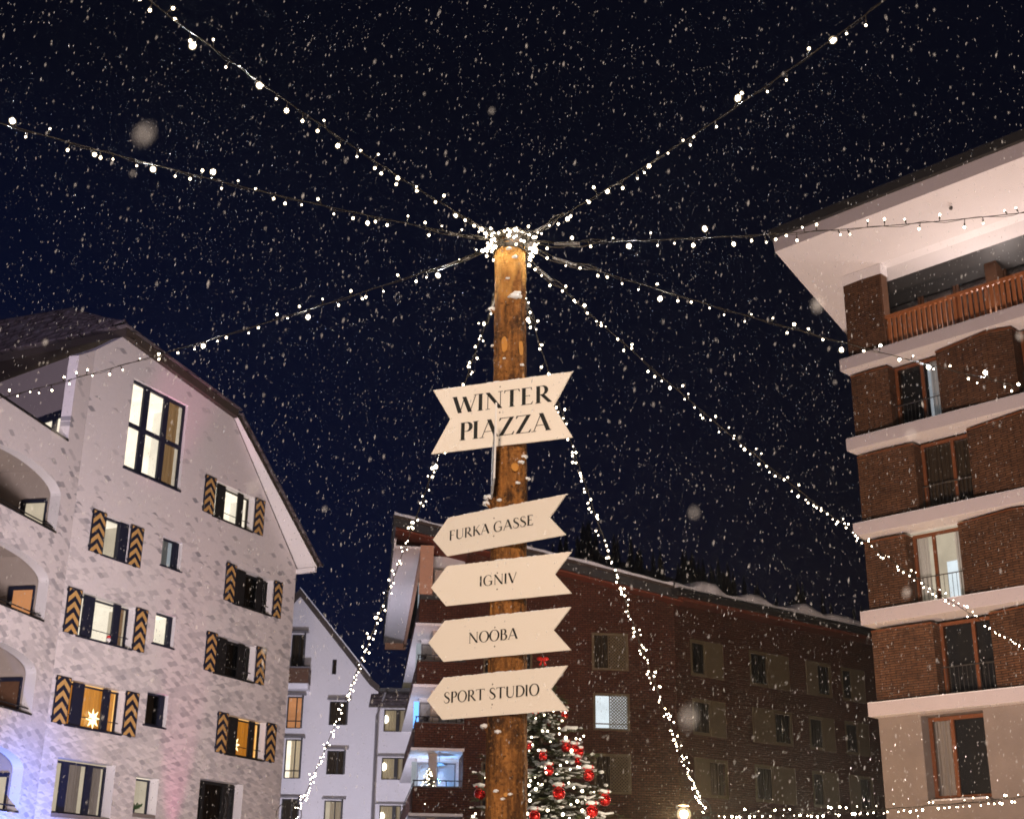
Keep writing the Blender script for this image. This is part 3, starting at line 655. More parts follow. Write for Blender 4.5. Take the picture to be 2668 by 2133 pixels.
# ================================================================== brown shingle building (two wings meeting at a bend)
SB = empty('shingle_building', (8.094, 65.502, 0), R(90 - 51.5))
tag(SB, 'dark reddish shingle-clad building with snowy roof and blue-lit corner balconies', 'building')
cols = [(1.05, 3.42), (5.33, 8.42), (9.72, 11.85), (12.68, 14.74), (16.2, 18.3)]
rowsz = [(12.80, 14.60), (9.97, 11.72), (7.10, 8.92), (4.3, 6.1)]
hol = [rect(a, c, z0, z1) for a, c in cols for z0, z1 in rowsz]
w = MB(); w.panel(rect(0, 24, 0, 16.15), hol, 0, .4, 'shingle_brick'); w.build('wall', SB)
k = 0
for a, c in cols:
    for z0, z1 in rowsz:
        k += 1; mid = a + (c - a) * (.45 if k % 2 else .55); wd = ((a + .08, mid, .02),) if k % 3 == 0 else ((mid, c - .1, .02),)
        window(SB, a, c, z0, z1, .02, bars=(mid,), frame='olive_paint', fw=.16, wide=wd, curtains=((a + .2, c - .2, 'curtain_dark'),), depth=.5)
rf = MB()
rf.box(-.3, 24, -.85, 12, 16.18, 16.34, 'red_render'); rf.box(-.75, 24, -.98, 12, 16.345, 16.72, 'dark_metal'); rf.tube([(-.75, -1.05, 16.62), (24, -1.05, 16.62)], .09, 'dark_metal', 6)
rf.build('roof', SB)
def snow_strip(b, x0, x1, yf, zf, seed, base=.30, bumps=(), yb=10, dz=0.0):
    n = int((x1 - x0) * 3); vs = []
    for i in range(n + 1):
        x = x0 + (x1 - x0) * i / n; h = base + .16 * noise.noise(Vector((x * .8, seed, 0))) + .07 * noise.noise(Vector((x * 3.1, seed, 4)))
        for (bx, bw, bh) in bumps: h += bh * math.exp(-((x - bx) / bw) ** 4)
        z = zf(x); j = .12 * noise.noise(Vector((x * 1.7, seed, 5)))
        vs += [(x, yf + j, z), (x, yf - .06 + j, z + h * .55), (x, yf + .12 + j, z + h * .92), (x, yf + .7 + j, z + h * 1.05), (x, yb, z + h + dz)]
    fs = [(5 * i + q, 5 * (i + 1) + q, 5 * (i + 1) + q + 1, 5 * i + q + 1) for i in range(n) for q in range(4)]
    b.add(vs, fs, 'snow')
sn = MB(); snow_strip(sn, -.8, 24, -.85, lambda x: 16.725, 2, .32, ((1.2, .5, .16), (1.9, .8, .30), (2.5, .3, .12), (5.0, .7, .26), (5.8, .35, .14), (9.0, .6, .2), (9.6, .8, .22), (12.2, 1.6, .18), (15.0, .7, .2))); sn.build('snow', SB, True)
# left wing, turned to face the square; x runs from the bend (0) to the left corner (-12.5)
def wing(o): o.rotation_euler = (0, 0, R(51.5 - 84)); return o
XL = -12.5
vz = lambda x: 16.05 - .218 * x                      # underside of the falling verge
lw = MB(); hol = [rect(-4.10, -2.31, 12.81, 14.62), rect(-4.06, -2.29, 9.97, 11.72), rect(-4.05, -2.27, 7.08, 8.91), rect(-4.05, -2.27, 4.2, 6.0), rect(-7.6, -7.0, 12.6, 13.6), rect(-9.35, -8.9, 6.2, 8.4), rect(-9.35, -8.9, 12.0, 13.2)]
lw.panel([(-10.2, 0), (0, 0), (0, vz(0) + .1), (-10.2, vz(-10.2) + .1)], hol, 0, .4, 'shingle_brick'); wing(lw.build('wall', SB))
ob = []
cfg = [('dark_room', 'olive_paint'), ('room_cool', 'olive_paint'), ('dark_room', 'olive_paint'), ('dark_room', 'olive_paint')]
for (a, c, z0, z1), (room, fr) in zip([(-4.10, -2.31, 12.81, 14.62), (-4.06, -2.29, 9.97, 11.72), (-4.05, -2.27, 7.08, 8.91), (-4.05, -2.27, 4.2, 6.0)], cfg):
    mid = (a + c) / 2 - .08
    f = wing(window(SB, a, c, z0, z1, .02, bars=(mid,), frame=fr, fw=.12, room=room, depth=.6, curtains=() if room == 'room_cool' else ((a + .1, mid, 'curtain_dark'),), hbars=(z0 + .32,) if room == 'room_cool' else (), bw=.05))
    lt = MB(); st = .135; nx_, nz_ = 5, 10; x0_, x1_ = mid + .05, c - .13; dx = (x1_ - x0_) / nx_; dz = (z1 - z0 - .26) / nz_; y = .005
    for i in range(-nz_, nx_ + 1):    # diagonal lattice, both ways
        for sgn in (1, -1):
            pts = []
            for q in range(nz_ * 2 + 1):
                zz = z0 + .13 + dz * q / 2; xx = x0_ + dx * i + sgn * dx * q / 2 if sgn > 0 else x0_ + dx * (i + nz_) - dx * q / 2
                if x0_ - 1e-6 <= xx <= x1_ + 1e-6: pts.append((xx, y + (.003 if sgn > 0 else 0), zz))
            if len(pts) > 1:
                p0, p1 = pts[0], pts[-1]; hw = .040
                lt.add([(p0[0] - hw, p0[1], p0[2]), (p0[0] + hw, p0[1], p0[2]), (p1[0] + hw, p1[1], p1[2]), (p1[0] - hw, p1[1], p1[2])], [(0, 1, 2, 3)], 'olive_paint')
    lt.build('lattice_shutter', f)
for (a, c, z0, z1) in ((-7.6, -7.0, 12.6, 13.6), (-9.35, -8.9, 6.2, 8.4), (-9.35, -8.9, 12.0, 13.2)): wing(window(SB, a, c, z0, z1, .02, frame='olive_paint', fw=.09, depth=.4, room='dark_room'))
# corner balconies: brick parapets, white slabs, inner walls
PAR = [(14.80, 15.95), (11.89, 12.98), (8.97, 10.09), (6.05, 7.20), (3.1, 4.25)]
bw_ = MB(); bw_.box(-10.15, -9.2, .41, 3.5, 0, 18.0, 'shingle_brick'); bw_.box(-10.2, -9.0, 3.5, 26, 0, 18.0, 'white_render'); wing(bw_.build('inner_wall', SB))
for i, (z0, z1) in enumerate(PAR):
    b = MB(); b.box(XL, -10.203, .0, .16, z0, z1, 'shingle_brick'); b.box(XL, XL + .16, .163, 24, z0, z1, 'shingle_brick'); wing(b.build('parapet', SB))
for i, (z0, z1) in enumerate(PAR):
    b = MB(); b.box(XL - .14, -10.16, -.02, 24, z0 - .13, z0 - .003, 'white_paint'); wing(b.build('balcony_slab', SB))
    b = MB(); b.tube([(XL, .08, z1 + .30), (-10.2, .08, z1 + .30)], .028, 'dark_metal'); b.tube([(XL + .08, .08, z1 + .30), (XL + .08, 24, z1 + .30)], .028, 'dark_metal'); b.box(XL - .02, -10.2, -.02, .18, z1 + .002, z1 + .05, 'dark_metal')
    for q in range(4): b.tube([(XL + .05 + q * .75, .08, z1 + .04), (XL + .05 + q * .75, .08, z1 + .30)], .018, 'dark_metal', 4)
    wing(b.build('railing', SB))
    b = MB(); b.box(-11.75, -11.35, 1.1, 1.4, z1 - 1.0, z1 + 1.72, 'balcony_beige'); wing(b.build('column', SB))
    if i < 4:
        wing(window(SB, -12.2, -10.3, z1 - .95, z1 + 1.45, 3.45, bars=(-11.2,), frame='grey_metal', fw=.07, room='room_grey' if i != 2 else 'blue_lamp', depth=.15, curtains=((-11.9, -11.4, 'curtain_white'),)))
        b = MB(); b.box(XL + .3, -10.2, 3.5, 3.7, z1 - 1.0, z1 + 1.72, 'white_render'); wing(b.build('rear_wall', SB))
# verge roof of the left wing with fascia, snow and white eave soffit on its left flank
rf = MB(); x0, x1 = -13.9, -.2
def sl_(x, dz): return vz(x) + dz
def slab(b, x0, x1, y0, y1, d0, d1, m):
    v = [(x, y, vz(x) + d) for d in (d0, d1) for y in (y0, y1) for x in (x0, x1)]
    b.add(v, [(0, 2, 3, 1), (4, 5, 7, 6), (0, 1, 5, 4), (2, 6, 7, 3), (0, 4, 6, 2), (1, 3, 7, 5)], m)
slab(rf, x0 + .1, x1 + .5, -.75, 3, .11, .2, 'red_render'); slab(rf, x0, x1 + .2, -.9, 4, .205, .62, 'dark_metal'); slab(rf, x0 - .05, x1 + .2, -.98, 4, .625, .75, 'dark_roof_wood')
rf.box(-13.9, -9, 4.0, 26, 19.0, 19.4, 'dark_metal'); wing(rf.build('roof', SB))
sn = MB(); snow_strip(sn, x0, x1, -.85, lambda x: vz(x) + .755, 9, .24, (), 4, 1.1); wing(sn.build('snow', SB, True))
so = MB(); so.box(-13.75, -12.56, -.5, 24, 18.30, 18.42, 'white_paint'); so.box(-13.85, -13.76, -.6, 24.2, 18.25, 18.75, 'white_paint'); so.box(-12.55, -11.9, -.1, .1, 16.2, 18.6, 'peach_wood')
so.box(-12.55, -12.40, .1, 24, 18.0, 18.5, 'peach_wood'); so.box(-13.75, -12.4, 24.01, 24.2, 17.9, 18.42, 'peach_wood'); so.box(-12.50, -10.2, .12, .3, 15.95, 16.2, 'dark_metal'); wing(so.build('soffit', SB))
b = MB(); b.box(-12.3, -10.2, 2.0, 2.2, 15.9, 18.6, 'white_render'); wing(b.build('rear_wall', SB))
SB_M = Matrix.Translation(SB.location) @ Matrix.Rotation(R(90 - 84), 4, 'Z')
dl = MB(); dl.ball((0, 0, 0), .42, 'dark_metal', 16, 6, (1, 1, .12)); dl.tube([(0, 0, .03), (0, 0, .42)], .012, 'dark_metal'); dl.ball((0, 0, .05), .22, 'blue_lamp', 12, 5, (1, 1, .12), cut=0)
o = dl.build('pendant_lamp'); o.location = SB_M @ Vector((-11.2, 1.9, 8.42)); tag(o, 'dark disc pendant lamp hanging under the blue-lit balcony ceiling', 'lamp')
lamp('POINT', SB_M @ Vector((-11.1, 2.2, 7.9)), 95, (0.16, 0.45, 1.0), size=.1)
lamp('POINT', SB_M @ Vector((-11.6, 2.6, 7.6)), 60, (0.75, 0.85, 1.0), size=.1)
for (x, y, z, l) in ((-12.2, .08, 13.02, 'small black bird perched on the balcony parapet beside the NOOBA arrow'), (-12.0, .08, 10.12, 'small black bird perched on the balcony parapet beside the SPORT STUDIO arrow')):
    b = MB(); b.ball((0, 0, .16), .11, 'bird_black', 8, 6, (1.5, .8, .9)); b.ball((.14, 0, .27), .065, 'bird_black', 8, 5); b.add([(.19, .02, .27), (.19, -.02, .27), (.27, 0, .25), (.19, 0, .30)], [(0, 1, 2), (0, 2, 3), (1, 3, 2)], 'bird_black')
    b.add([(-.12, .04, .15), (-.12, -.04, .15), (-.34, 0, .06), (-.12, 0, .19)], [(0, 1, 2), (0, 2, 3), (1, 3, 2)], 'bird_black'); b.tube([(0, .03, .0), (0, .03, .1)], .01, 'bird_black', 4); b.tube([(0, -.03, .0), (0, -.03, .1)], .01, 'bird_black', 4)
    o = b.build('bird', smooth=True); o.location = SB_M @ Vector((x, y, z)); o.rotation_euler = (0, 0, R(40)); tag(o, l, 'bird')

# ================================================================== white gabled house
WB = empty('white_gable_house', (-7.881, 80.616, 0), 0)
tag(WB, 'white plastered house with steep half gable and snow-dusted dark roof edge', 'building')
wins = [(-2.63, -1.60, 12.06, 13.43), (-2.61, -1.60, 9.25, 10.60), (-2.60, -1.60, 6.4, 7.80), (-5.13, -4.25, 11.83, 13.68), (-5.07, -4.15, 8.99, 11.21), (-5.06, -4.1, 5.6, 7.86), (-2.62, -2.36, 15.01, 15.90), (-5.12, -4.35, 15.30, 17.37)]
w = MB(); w.panel([(-9.4, 0), (0.2, 0), (.2, 13.3), (.2, 14.0), (-.32, 14.4), (-4.79, 19.65), (-9.4, 14.2)], [rect(*q) for q in wins], 0, .4, 'white_render'); w.build('wall', WB)
cf = ['dark_room'] * 8; cf[2] = 'room_dim'; cf[3] = 'room_orange'; cf[4] = 'room_cream'
for q, room in zip(wins, cf):
    x0, x1, z0, z1 = q
    cu = ((x0 + .3, x1 - .05, 'curtain_cream'),) if room in ('room_cream', 'room_dim') else (((x0 + .05, x1 - .05, 'curtain_dark'),) if room == 'dark_room' else ())
    window(WB, x0, x1, z0, z1, .14, bars=((x0 + x1) / 2 + .1,), hbars=(z0 + .45,) if z1 - z0 > 1.5 else (), frame='black_wood', fw=.06, room=room, curtains=cu, depth=.8)
    if x1 - x0 > .5:
        b = MB(); b.box(x0 - .12, x1 + .22, -.42, .0, z1 + .06, z1 + .13, 'grey_metal'); b.build('awning_box', WB)
        b = MB(); b.box(x1 + .02, x1 + .07, -.40, -.01, z0 + .02, z1 + .04, 'dark_shutter'); b.build('shutter', WB)
# right wing with brown eave
wr = [(.57, 1.85, 11.76, 13.06), (.56, 1.82, 9.03, 10.28), (.55, 1.80, 6.25, 7.60)]
w = MB(); w.panel(rect(.2, 9.0, 0, 13.9), [rect(*q) for q in wr] + [rect(q[0] + 3, q[1] + 3, q[2], q[3]) for q in wr], .35, .7, 'white_render'); w.build('wall', WB)
for q in wr:
    window(WB, *q, .42, bars=(1.38,), frame='black_wood', fw=.06, room='room_yellow', curtains=((.62, 1.3, 'curtain_cream'), (1.45, 1.75, 'curtain_cream')), depth=.8, wide=((1.28, 1.50, .04),))
    window(WB, q[0] + 3, q[1] + 3, q[2], q[3], .42, bars=(4.38,), frame='black_wood', fw=.06, depth=.6)
    b = MB(); b.box(.3, 2.1, .02, .35, q[3] + .06, q[3] + .12, 'grey_metal'); b.build('awning_box', WB)
for q, l in zip(wr, ('topmost', 'middle', 'lowest')):
    b = MB(); b.ball((0, 0, 0), .15, 'white_lamp', 10, 7, (1, .6, 1.5)); o = b.build('wall_lamp'); o.location = WB.location + Vector((.68, .60, q[2] + .75))
    tag(o, 'oval lamp glowing behind the curtain in the %s lit window right of the drainpipe' % l, 'lamp', 'oval lamps in the white house windows')
rf = MB()
def roofbar(b, p0, p1, y0, y1, th, m):
    (ax, az), (bx, bz) = p0, p1; v = [(ax, y0, az), (bx, y0, bz), (bx, y1, bz), (ax, y1, az), (ax, y0, az + th), (bx, y0, bz + th), (bx, y1, bz + th), (ax, y1, az + th)]
    b.add(v, [(0, 1, 2, 3), (4, 7, 6, 5), (0, 4, 5, 1), (2, 6, 7, 3), (0, 3, 7, 4), (1, 5, 6, 2)], m)
roofbar(rf, (-4.79, 19.66), (-.30, 14.42), -.35, 12, .42, 'dark_roof_wood'); roofbar(rf, (-.30, 14.42), (.28, 13.98), -.35, 12, .36, 'dark_roof_wood'); roofbar(rf, (-9.6, 14.0), (-4.79, 19.66), -.35, 12, .42, 'dark_roof_wood')
rf.build('roof', WB)
sn = MB(); roofbar(sn, (-4.79, 20.085), (-.30, 14.845), -.3, 12, .10, 'snow'); sn.build('snow', WB)
ea = MB(); ea.add([(-.25, -.75, 13.02), (9, -.75, 13.02), (9, .35, 14.0), (.21, .35, 14.0), (.21, -.0, 13.7)], [(0, 1, 2, 3, 4)], 'brown_wood')
ea.box(.2, 9, -.2, .35, 14.02, 14.22, 'dark_metal'); ea.add([(-.25, -.76, 13.0), (9, -.76, 13.0), (9, -.76, 13.10), (-.25, -.76, 13.10)], [(0, 1, 2, 3)], 'dark_roof_wood')
ea.add([(-.25, -.75, 13.11), (9, -.75, 13.11), (9, .3, 14.22), (-.2, .3, 14.22)], [(0, 1, 2, 3)], 'roof_shingles')
ea.build('eave', WB)
for k in range(10):
    ra = MB(); x = .0 + k * .42; ra.add([(x, -.66, 13.07), (x + .14, -.66, 13.07), (x + .07, -.30, 13.36), (x + .07, -.66, 12.97)], [(0, 1, 2), (0, 3, 1), (0, 2, 3), (1, 3, 2)], 'white_render'); ra.build('rafter_end', WB)
dp = MB(); dp.tube([(.70, -.72, 13.9), (.55, -.5, 13.5), (.27, -.12, 13.0), (.18, -.10, 12.6), (.18, -.10, 0)], .07, 'grey_metal', 7); dp.build('drainpipe', WB)
bl = MB(); bl.box(-6.6, -3.84, -1.0, -.0, 13.98, 14.30, 'white_paint'); bl.build('balcony_slab', WB)
bl = MB(); bl.box(-6.6, -3.84, -1.0, -.95, 14.33, 15.18, 'brown_wood'); bl.box(-3.89, -3.84, -.95, 0, 14.33, 15.18, 'brown_wood'); bl.box(-6.6, -3.80, -1.05, -.9, 15.19, 15.27, 'grey_metal'); bl.build('balcony_railing', WB)

# ================================================================== signpost: barked log with five boards
POLE_B = Vector((.012, 9.3, 0)); POLE_T = Vector((-.027, 9.3, 6.56))
def pole_axis(z): return POLE_B.lerp(POLE_T, z / 6.56)
def pole_r(z): return .147 - .030 * z / 6.56
SP = empty('signpost', (0.012, 9.3, 0)); tag(SP, 'tall barked log post carrying five cream sign boards lettered in black', 'signpost')
OFF = -Vector(SP.location)
b = MB(); rows, seg = 420, 56; vs = []
for i in range(rows + 1):
    z = 6.56 * i / rows; c = pole_axis(z) + OFF
    for k in range(seg):
        a = 2 * math.pi * k / seg; d = Vector((math.cos(a), math.sin(a), 0))
        n1 = noise.noise(Vector((d.x * 1.3, d.y * 1.3, z * .9))); n2 = noise.noise(Vector((d.x * 7, d.y * 7, z * 2.2))); n3 = noise.noise(Vector((d.x * 4, d.y * 4, z * 9)))
        vs.append(c + d * (pole_r(z) + .007 * n1 + .008 * n2 + .006 * n3 + .003 * noise.noise(Vector((d.x * 16, d.y * 16, z * 14)))))
fs = [(i * seg + k, i * seg + (k + 1) % seg, (i + 1) * seg + (k + 1) % seg, (i + 1) * seg + k) for i in range(rows) for k in range(seg)] + [tuple(rows * seg + k for k in range(seg))]
b.add(vs, fs, 'log_bark'); b.build('pole', SP, True)
for (z, a, sz, sn_) in ((6.40, -95, .03, 1), (6.33, -75, .035, 1), (6.28, -88, .03, 0), (6.15, -100, .025, 1), (6.02, -70, .05, 1), (5.99, -80, .06, 1), (6.0, -62, .04, 1), (5.95, 175, .05, 1), (5.65, 178, .03, 1), (5.5, -110, .02, 1), (5.46, -45, .025, 1), (5.32, -88, .02, 1), (5.25, -60, .02, 1),
                     (4.75, -35, .035, 1), (4.70, -50, .035, 1), (4.60, -12, .035, 1), (4.54, -62, .03, 1), (4.45, -168, .055, 1), (4.42, 172, .06, 1), (4.41, -120, .03, 1), (2.80, -115, .035, 1), (2.62, -75, .02, 0), (2.42, -118, .03, 1), (2.40, -80, .025, 1), (2.37, -100, .025, 1), (2.52, -40, .02, 0), (2.22, -62, .02, 1), (2.85, 178, .05, 1)):
    p = pole_axis(z) + OFF; ra = R(a); d = Vector((math.cos(ra), math.sin(ra), 0)); t = Vector((-d.y, d.x, 0)); q = p + d * (pole_r(z) - .006)
    chips = MB(); chips.add([q - t * sz * .6 - Vector((0, 0, sz)), q + t * sz * .6 - Vector((0, 0, sz)), q + t * sz * .5 + d * sz * .7, q - t * sz * .5 + d * sz * .8 + Vector((0, 0, sz * .2)), q + Vector((0, 0, sz * .1))], [(0, 1, 2, 3), (2, 4, 3), (0, 3, 4), (1, 4, 2)], 'log_bark')
    chips.build('bark_chip', SP)
    if sn_: snb = MB(); snb.ball(q + d * sz * .45 + Vector((0, 0, sz * .12)), sz * .62, 'snow', 9, 6, (1.15, 1.0, .6), .5); snb.build('snow', SP, True)
for (z, a, w_, h_) in ((5.62, -108, .022, .055), (5.60, -52, .020, .05), (4.66, -72, .026, .028), (2.16, -58, .018, .024), (2.40, -92, .012, .012), (3.98, -25, .012, .04)):
    kn = MB(); p = pole_axis(z) + OFF; n = 18; pts = []
    for k in range(n):
        t = 2 * math.pi * k / n; q = 1 + .22 * noise.noise(Vector((math.cos(t), math.sin(t), z * 9))); da = w_ * q * math.cos(t) / pole_r(z); dz = h_ * q * math.sin(t) * (1.0 if math.sin(t) > 0 else 1.3); aa = R(a) + da
        pts.append(p + Vector((math.cos(aa), math.sin(aa), 0)) * (pole_r(z) + .014) + Vector((0, 0, dz)))
    kn.add(pts, [tuple(range(n))], 'bare_wood'); kn.build('knot', SP)

# lettering: high-contrast roman capitals drawn as variable-width strokes
def stroke(pts, ws):
    n = len(pts); L_, R_ = [], []
    for i, p in enumerate(pts):
        a = pts[max(i - 1, 0)]; c = pts[min(i + 1, n - 1)]; dx, dy = c[0] - a[0], c[1] - a[1]; l = math.hypot(dx, dy) or 1
        w_ = (ws[i] if isinstance(ws, (list, tuple)) else ws) / 2
        L_.append((p[0] - dy / l * w_, p[1] + dx / l * w_)); R_.append((p[0] + dy / l * w_, p[1] - dx / l * w_))
    return [(L_[i], R_[i], R_[i + 1], L_[i + 1]) for i in range(n - 1)]
def smooth(pts, ws, sub=6):
    P, W = [], []
    for i in range(len(pts) - 1):
        p0, p1, p2, p3 = pts[max(i - 1, 0)], pts[i], pts[i + 1], pts[min(i + 2, len(pts) - 1)]
        for k in range(sub):
            t = k / sub; f = lambda a, b_, c, d: .5 * (2 * b_ + (c - a) * t + (2 * a - 5 * b_ + 4 * c - d) * t * t + (3 * b_ - a - 3 * c + d) * t ** 3)
            P.append((f(p0[0], p1[0], p2[0], p3[0]), f(p0[1], p1[1], p2[1], p3[1]))); W.append(ws[i] + (ws[i + 1] - ws[i]) * t)
    return P + [pts[-1]], W + [ws[-1]]
def glyph(ch, t, h, sf):     # stem, hairline, serif half length -> quads, advance
    q = []
    V = lambda x, y0=0, y1=1, w_=None: q.extend(stroke([(x, y0), (x, y1)], w_ or t))
    Hh = lambda x0, x1, y, w_=None: q.extend(stroke([(x0, y), (x1, y)], w_ or h))
    Dg = lambda x0, y0, x1, y1, w_: q.append(((x0 - w_ / 2, y0), (x0 + w_ / 2, y0), (x1 + w_ / 2, y1), (x1 - w_ / 2, y1)))
    S = lambda x, y, l=None: Hh(x - (l or sf), x + (l or sf), y - h / 2 if y > .5 else y + h / 2)
    def A(cx, cy, rx, ry, a0, a1, k=1.3, n=26):
        P, W = [], []
        for i in range(n + 1):
            a = R(a0 + (a1 - a0) * i / n); P.append((cx + rx * math.cos(a), cy + ry * math.sin(a))); W.append(h + (t - h) * abs(math.cos(a)) ** k)
        q.extend(stroke(P, W))
    def tick(x, y, s, d): q.append(((x, y), (x - h, y), (x - h * 1.2 - .03 * s, y + d), (x - .005, y + d)))
    D2 = t * 1.12
    if ch == 'I': V(.12); S(.12, 0); S(.12, 1); return q, .24 + t * .5
    if ch == 'W': Dg(.08, 1, .36, 0, D2); Dg(.36, 0, .58, .94, h * 1.3); Dg(.56, .94, .86, 0, D2); Dg(.86, 0, 1.14, 1, h * 1.3); S(.08, 1, sf * .9); S(1.14, 1, sf * .7); return q, 1.22
    if ch == 'N': V(.12, 0, 1, h * 1.2); Dg(.10, 1, .74, 0, D2); V(.74, 0, 1, h * 1.2); S(.12, 0, sf * .8); S(.74, 1, sf * .8); return q, .88
    if ch == 'T': V(.38); S(.38, 0); Hh(.02, .74, 1 - h / 2); q.append(((.02, 1), (.10, 1), (.02, .84), (.0, .84))); q.append(((.66, 1), (.74, 1), (.78, .84), (.74, .84))); return q, .78
    if ch in 'EF':
        V(.15); S(.15, 0 if ch == 'F' else .0, sf); Hh(.04, .52, 1 - h / 2); q.append(((.46, 1), (.52, 1), (.55, .84), (.52, .84))); Hh(.15, .44, .52); q.append(((.40, .53), (.44, .57), (.44, .46), (.42, .46)))
        if ch == 'E': Hh(.04, .55, h / 2); q.append(((.48, 0), (.55, 0), (.60, .17), (.57, .17))); return q, .66
        return q, .60
    if ch in 'PR':
        V(.15); S(.15, 0); Hh(.04, .34, 1 - h / 2); Hh(.15, .34, .47 + h / 2); A(.32, .735, .22, .253, 90, -90)
        if ch == 'R': Dg(.34, .48, .72, 0, D2); return q, .76
        return q, .62
    if ch == 'A': Dg(.06, 0, .40, 1, h * 1.3); Dg(.40, 1, .74, 0, D2); Hh(.17, .62, .33); S(.06, 0, sf * .8); S(.74, 0, sf * .95); return q, .84
    if ch == 'Z': Hh(.04, .64, 1 - h / 2); Dg(.62, 1, .10, 0, D2); Hh(.06, .68, h / 2); q.append(((.04, 1), (.14, 1), (.04, .84), (.0, .84))); q.append(((.58, 0), (.68, 0), (.74, .18), (.70, .18))); return q, .76
    if ch == 'U': V(.14, .28, 1); S(.14, 1); V(.68, .28, 1, h * 1.2); S(.68, 1, sf * .8); P = []; W = []
    if ch == 'U':
        for i in range(21):
            a = R(180 + 180 * i / 20); P.append((.41 + .27 * math.cos(a), .29 + .275 * math.sin(a))); W.append(t + (h * 1.2 - t) * min(1, i / 13))
        q.extend(stroke(P, W)); return q, .80
    if ch == 'K': V(.15); S(.15, 0); S(.15, 1); Dg(.17, .42, .62, 1, h * 1.3); Dg(.32, .60, .70, 0, D2); S(.62, 1, sf * .6); return q, .74
    if ch == 'O': A(.42, .5, .36, .515, 0, 360, 1.6, 48); return q, .84
    if ch == 'G': A(.42, .5, .36, .515, 48, 318, 1.6, 40); V(.70, .06, .42, t * .85); Hh(.46, .80, .42); q.append(((.64, .86), (.67, .88), (.70, .66), (.68, .66))); return q, .86
    if ch == 'S':
        P, W = smooth([(.50, .80), (.44, .94), (.29, 1.0), (.15, .92), (.10, .77), (.18, .62), (.33, .50), (.47, .37), (.52, .22), (.44, .06), (.27, 0), (.12, .07), (.05, .24)], [h, h, h, t * .55, t * .85, t, t * 1.05, t, t * .85, t * .5, h, h, h]); q.extend(stroke(P, W)); return q, .60
    if ch == 'B': V(.15); Hh(.05, .32, 1 - h / 2); Hh(.15, .34, .53); Hh(.05, .34, h / 2); A(.30, .765, .19, .225, 90, -90); A(.33, .272, .24, .262, 90, -90); return q, .66
    if ch == 'D': V(.15); Hh(.05, .34, 1 - h / 2); Hh(.05, .34, h / 2); A(.32, .5, .42, .49, 90, -90); return q, .82
    if ch == 'V': Dg(.06, 1, .38, 0, D2); Dg(.38, 0, .68, 1, h * 1.3); S(.06, 1, sf * .8); S(.68, 1, sf * .7); return q, .76
    return q, .34
def lettering(parent, text, x0, x1, zb, cap, t, h, sf, y=-.0085):
    quads = []; x = 0
    for ch in text:
        if ch == ' ': x += .34; continue
        g_, adv = glyph(ch, t, h, sf); quads += [[(p[0] + x, p[1]) for p in qq] for qq in g_]; x += adv + .035
    tot = x - .035; kx = (x1 - x0) / tot
    b = MB()
    for i, qq in enumerate(quads): b.add([(x0 + p[0] * kx, y - .00002 * i, zb + p[1] * cap) for p in qq], [(0, 1, 2, 3)], 'black_ink')
    return b.build('lettering', parent)
def sign(az, z, outline, words, label, screws, seed):
    c = pole_axis(z) + OFF; nrm = Vector((math.cos(R(az)), -math.sin(R(az)), 0))
    o_ = c + nrm * (pole_r(z) + .012)
    b = MB(); b.prism(outline, lambda x, z_: (x, -.006, z_), lambda x, z_: (x, .006, z_), 'sign_board_paint')
    s = b.build('sign', SP); s.location = (o_.x, o_.y, 0); s.rotation_euler = (0, 0, R(90 - az)); s['label'] = label
    for w_ in words: lettering(s, *w_)
    sb = MB()
    for (x, zz) in screws: sb.ball((x, -.006, zz), .006, 'screw_metal', 8, 4, (1, .5, 1)); 
    sb.build('screw', s)
    sn = MB(); top = sorted([p for p in outline], key=lambda p: -p[1])[:2]; xa, xb = sorted([top[0][0], top[1][0]]); za = min(top[0][1], top[1][1]); zb_ = max(top[0][1], top[1][1])
    for k in range(70):      # snow lying thin along the top edge, thicker against the log
        x = random.uniform(xa, xb); near = math.exp(-((x + .02 + .05 * math.sin(seed)) / .07) ** 2)
        zt = top[0][1] + (top[1][1] - top[0][1]) * (x - top[0][0]) / (top[1][0] - top[0][0])
        sn.ball((x, random.uniform(-.003, .006) + .01 * near, zt), random.uniform(.004, .009) + .014 * near * random.random(), 'snow', 7, 4, (1.8, .9, .55), .4)
    sn.build('snow', s, True); return s
sign(111.4, 5.07, [(-.558, 5.317), (-.412, 5.069), (-.556, 4.815), (.537, 4.82), (.394, 5.072), (.536, 5.32)],
     [('WINTER', -.392, .375, 5.107, .132, .18, .034, .14), ('PIAZZA', -.332, .372, 4.893, .136, .18, .034, .14)], 'large cream banner board reading WINTER PIAZZA', [(-.02, 5.275), (-.02, 5.075), (-.02, 4.865)], 1)
arrow = lambda zm, a, tip, bx, nt: [(a, zm + .143), (tip, zm), (a, zm - .143), (bx, zm - .143), (nt, zm), (bx, zm + .143)]
sign(127.0, 4.21, arrow(4.213, -.440, -.579, .595, .459), [('FURKA GASSE', -.425, .335, 4.181, .073, .15, .042, .08)], 'cream arrow board reading FURKA GASSE', [(-.02, 4.285), (-.02, 4.155)], 2)
sign(117.6, 3.83, arrow(3.832, -.415, -.542, .558, .432), [('IGNIV', -.148, .148, 3.802, .072, .15, .042, .08)], 'cream arrow board reading IGNIV', [(-.008, 3.885), (-.008, 3.77)], 3)
sign(120.5, 3.44, arrow(3.446, -.428, -.559, .572, .440), [('NOOBA', -.225, .172, 3.412, .074, .15, .042, .08)], 'cream arrow board reading NOOBA', [(-.015, 3.505), (-.015, 3.375)], 4)
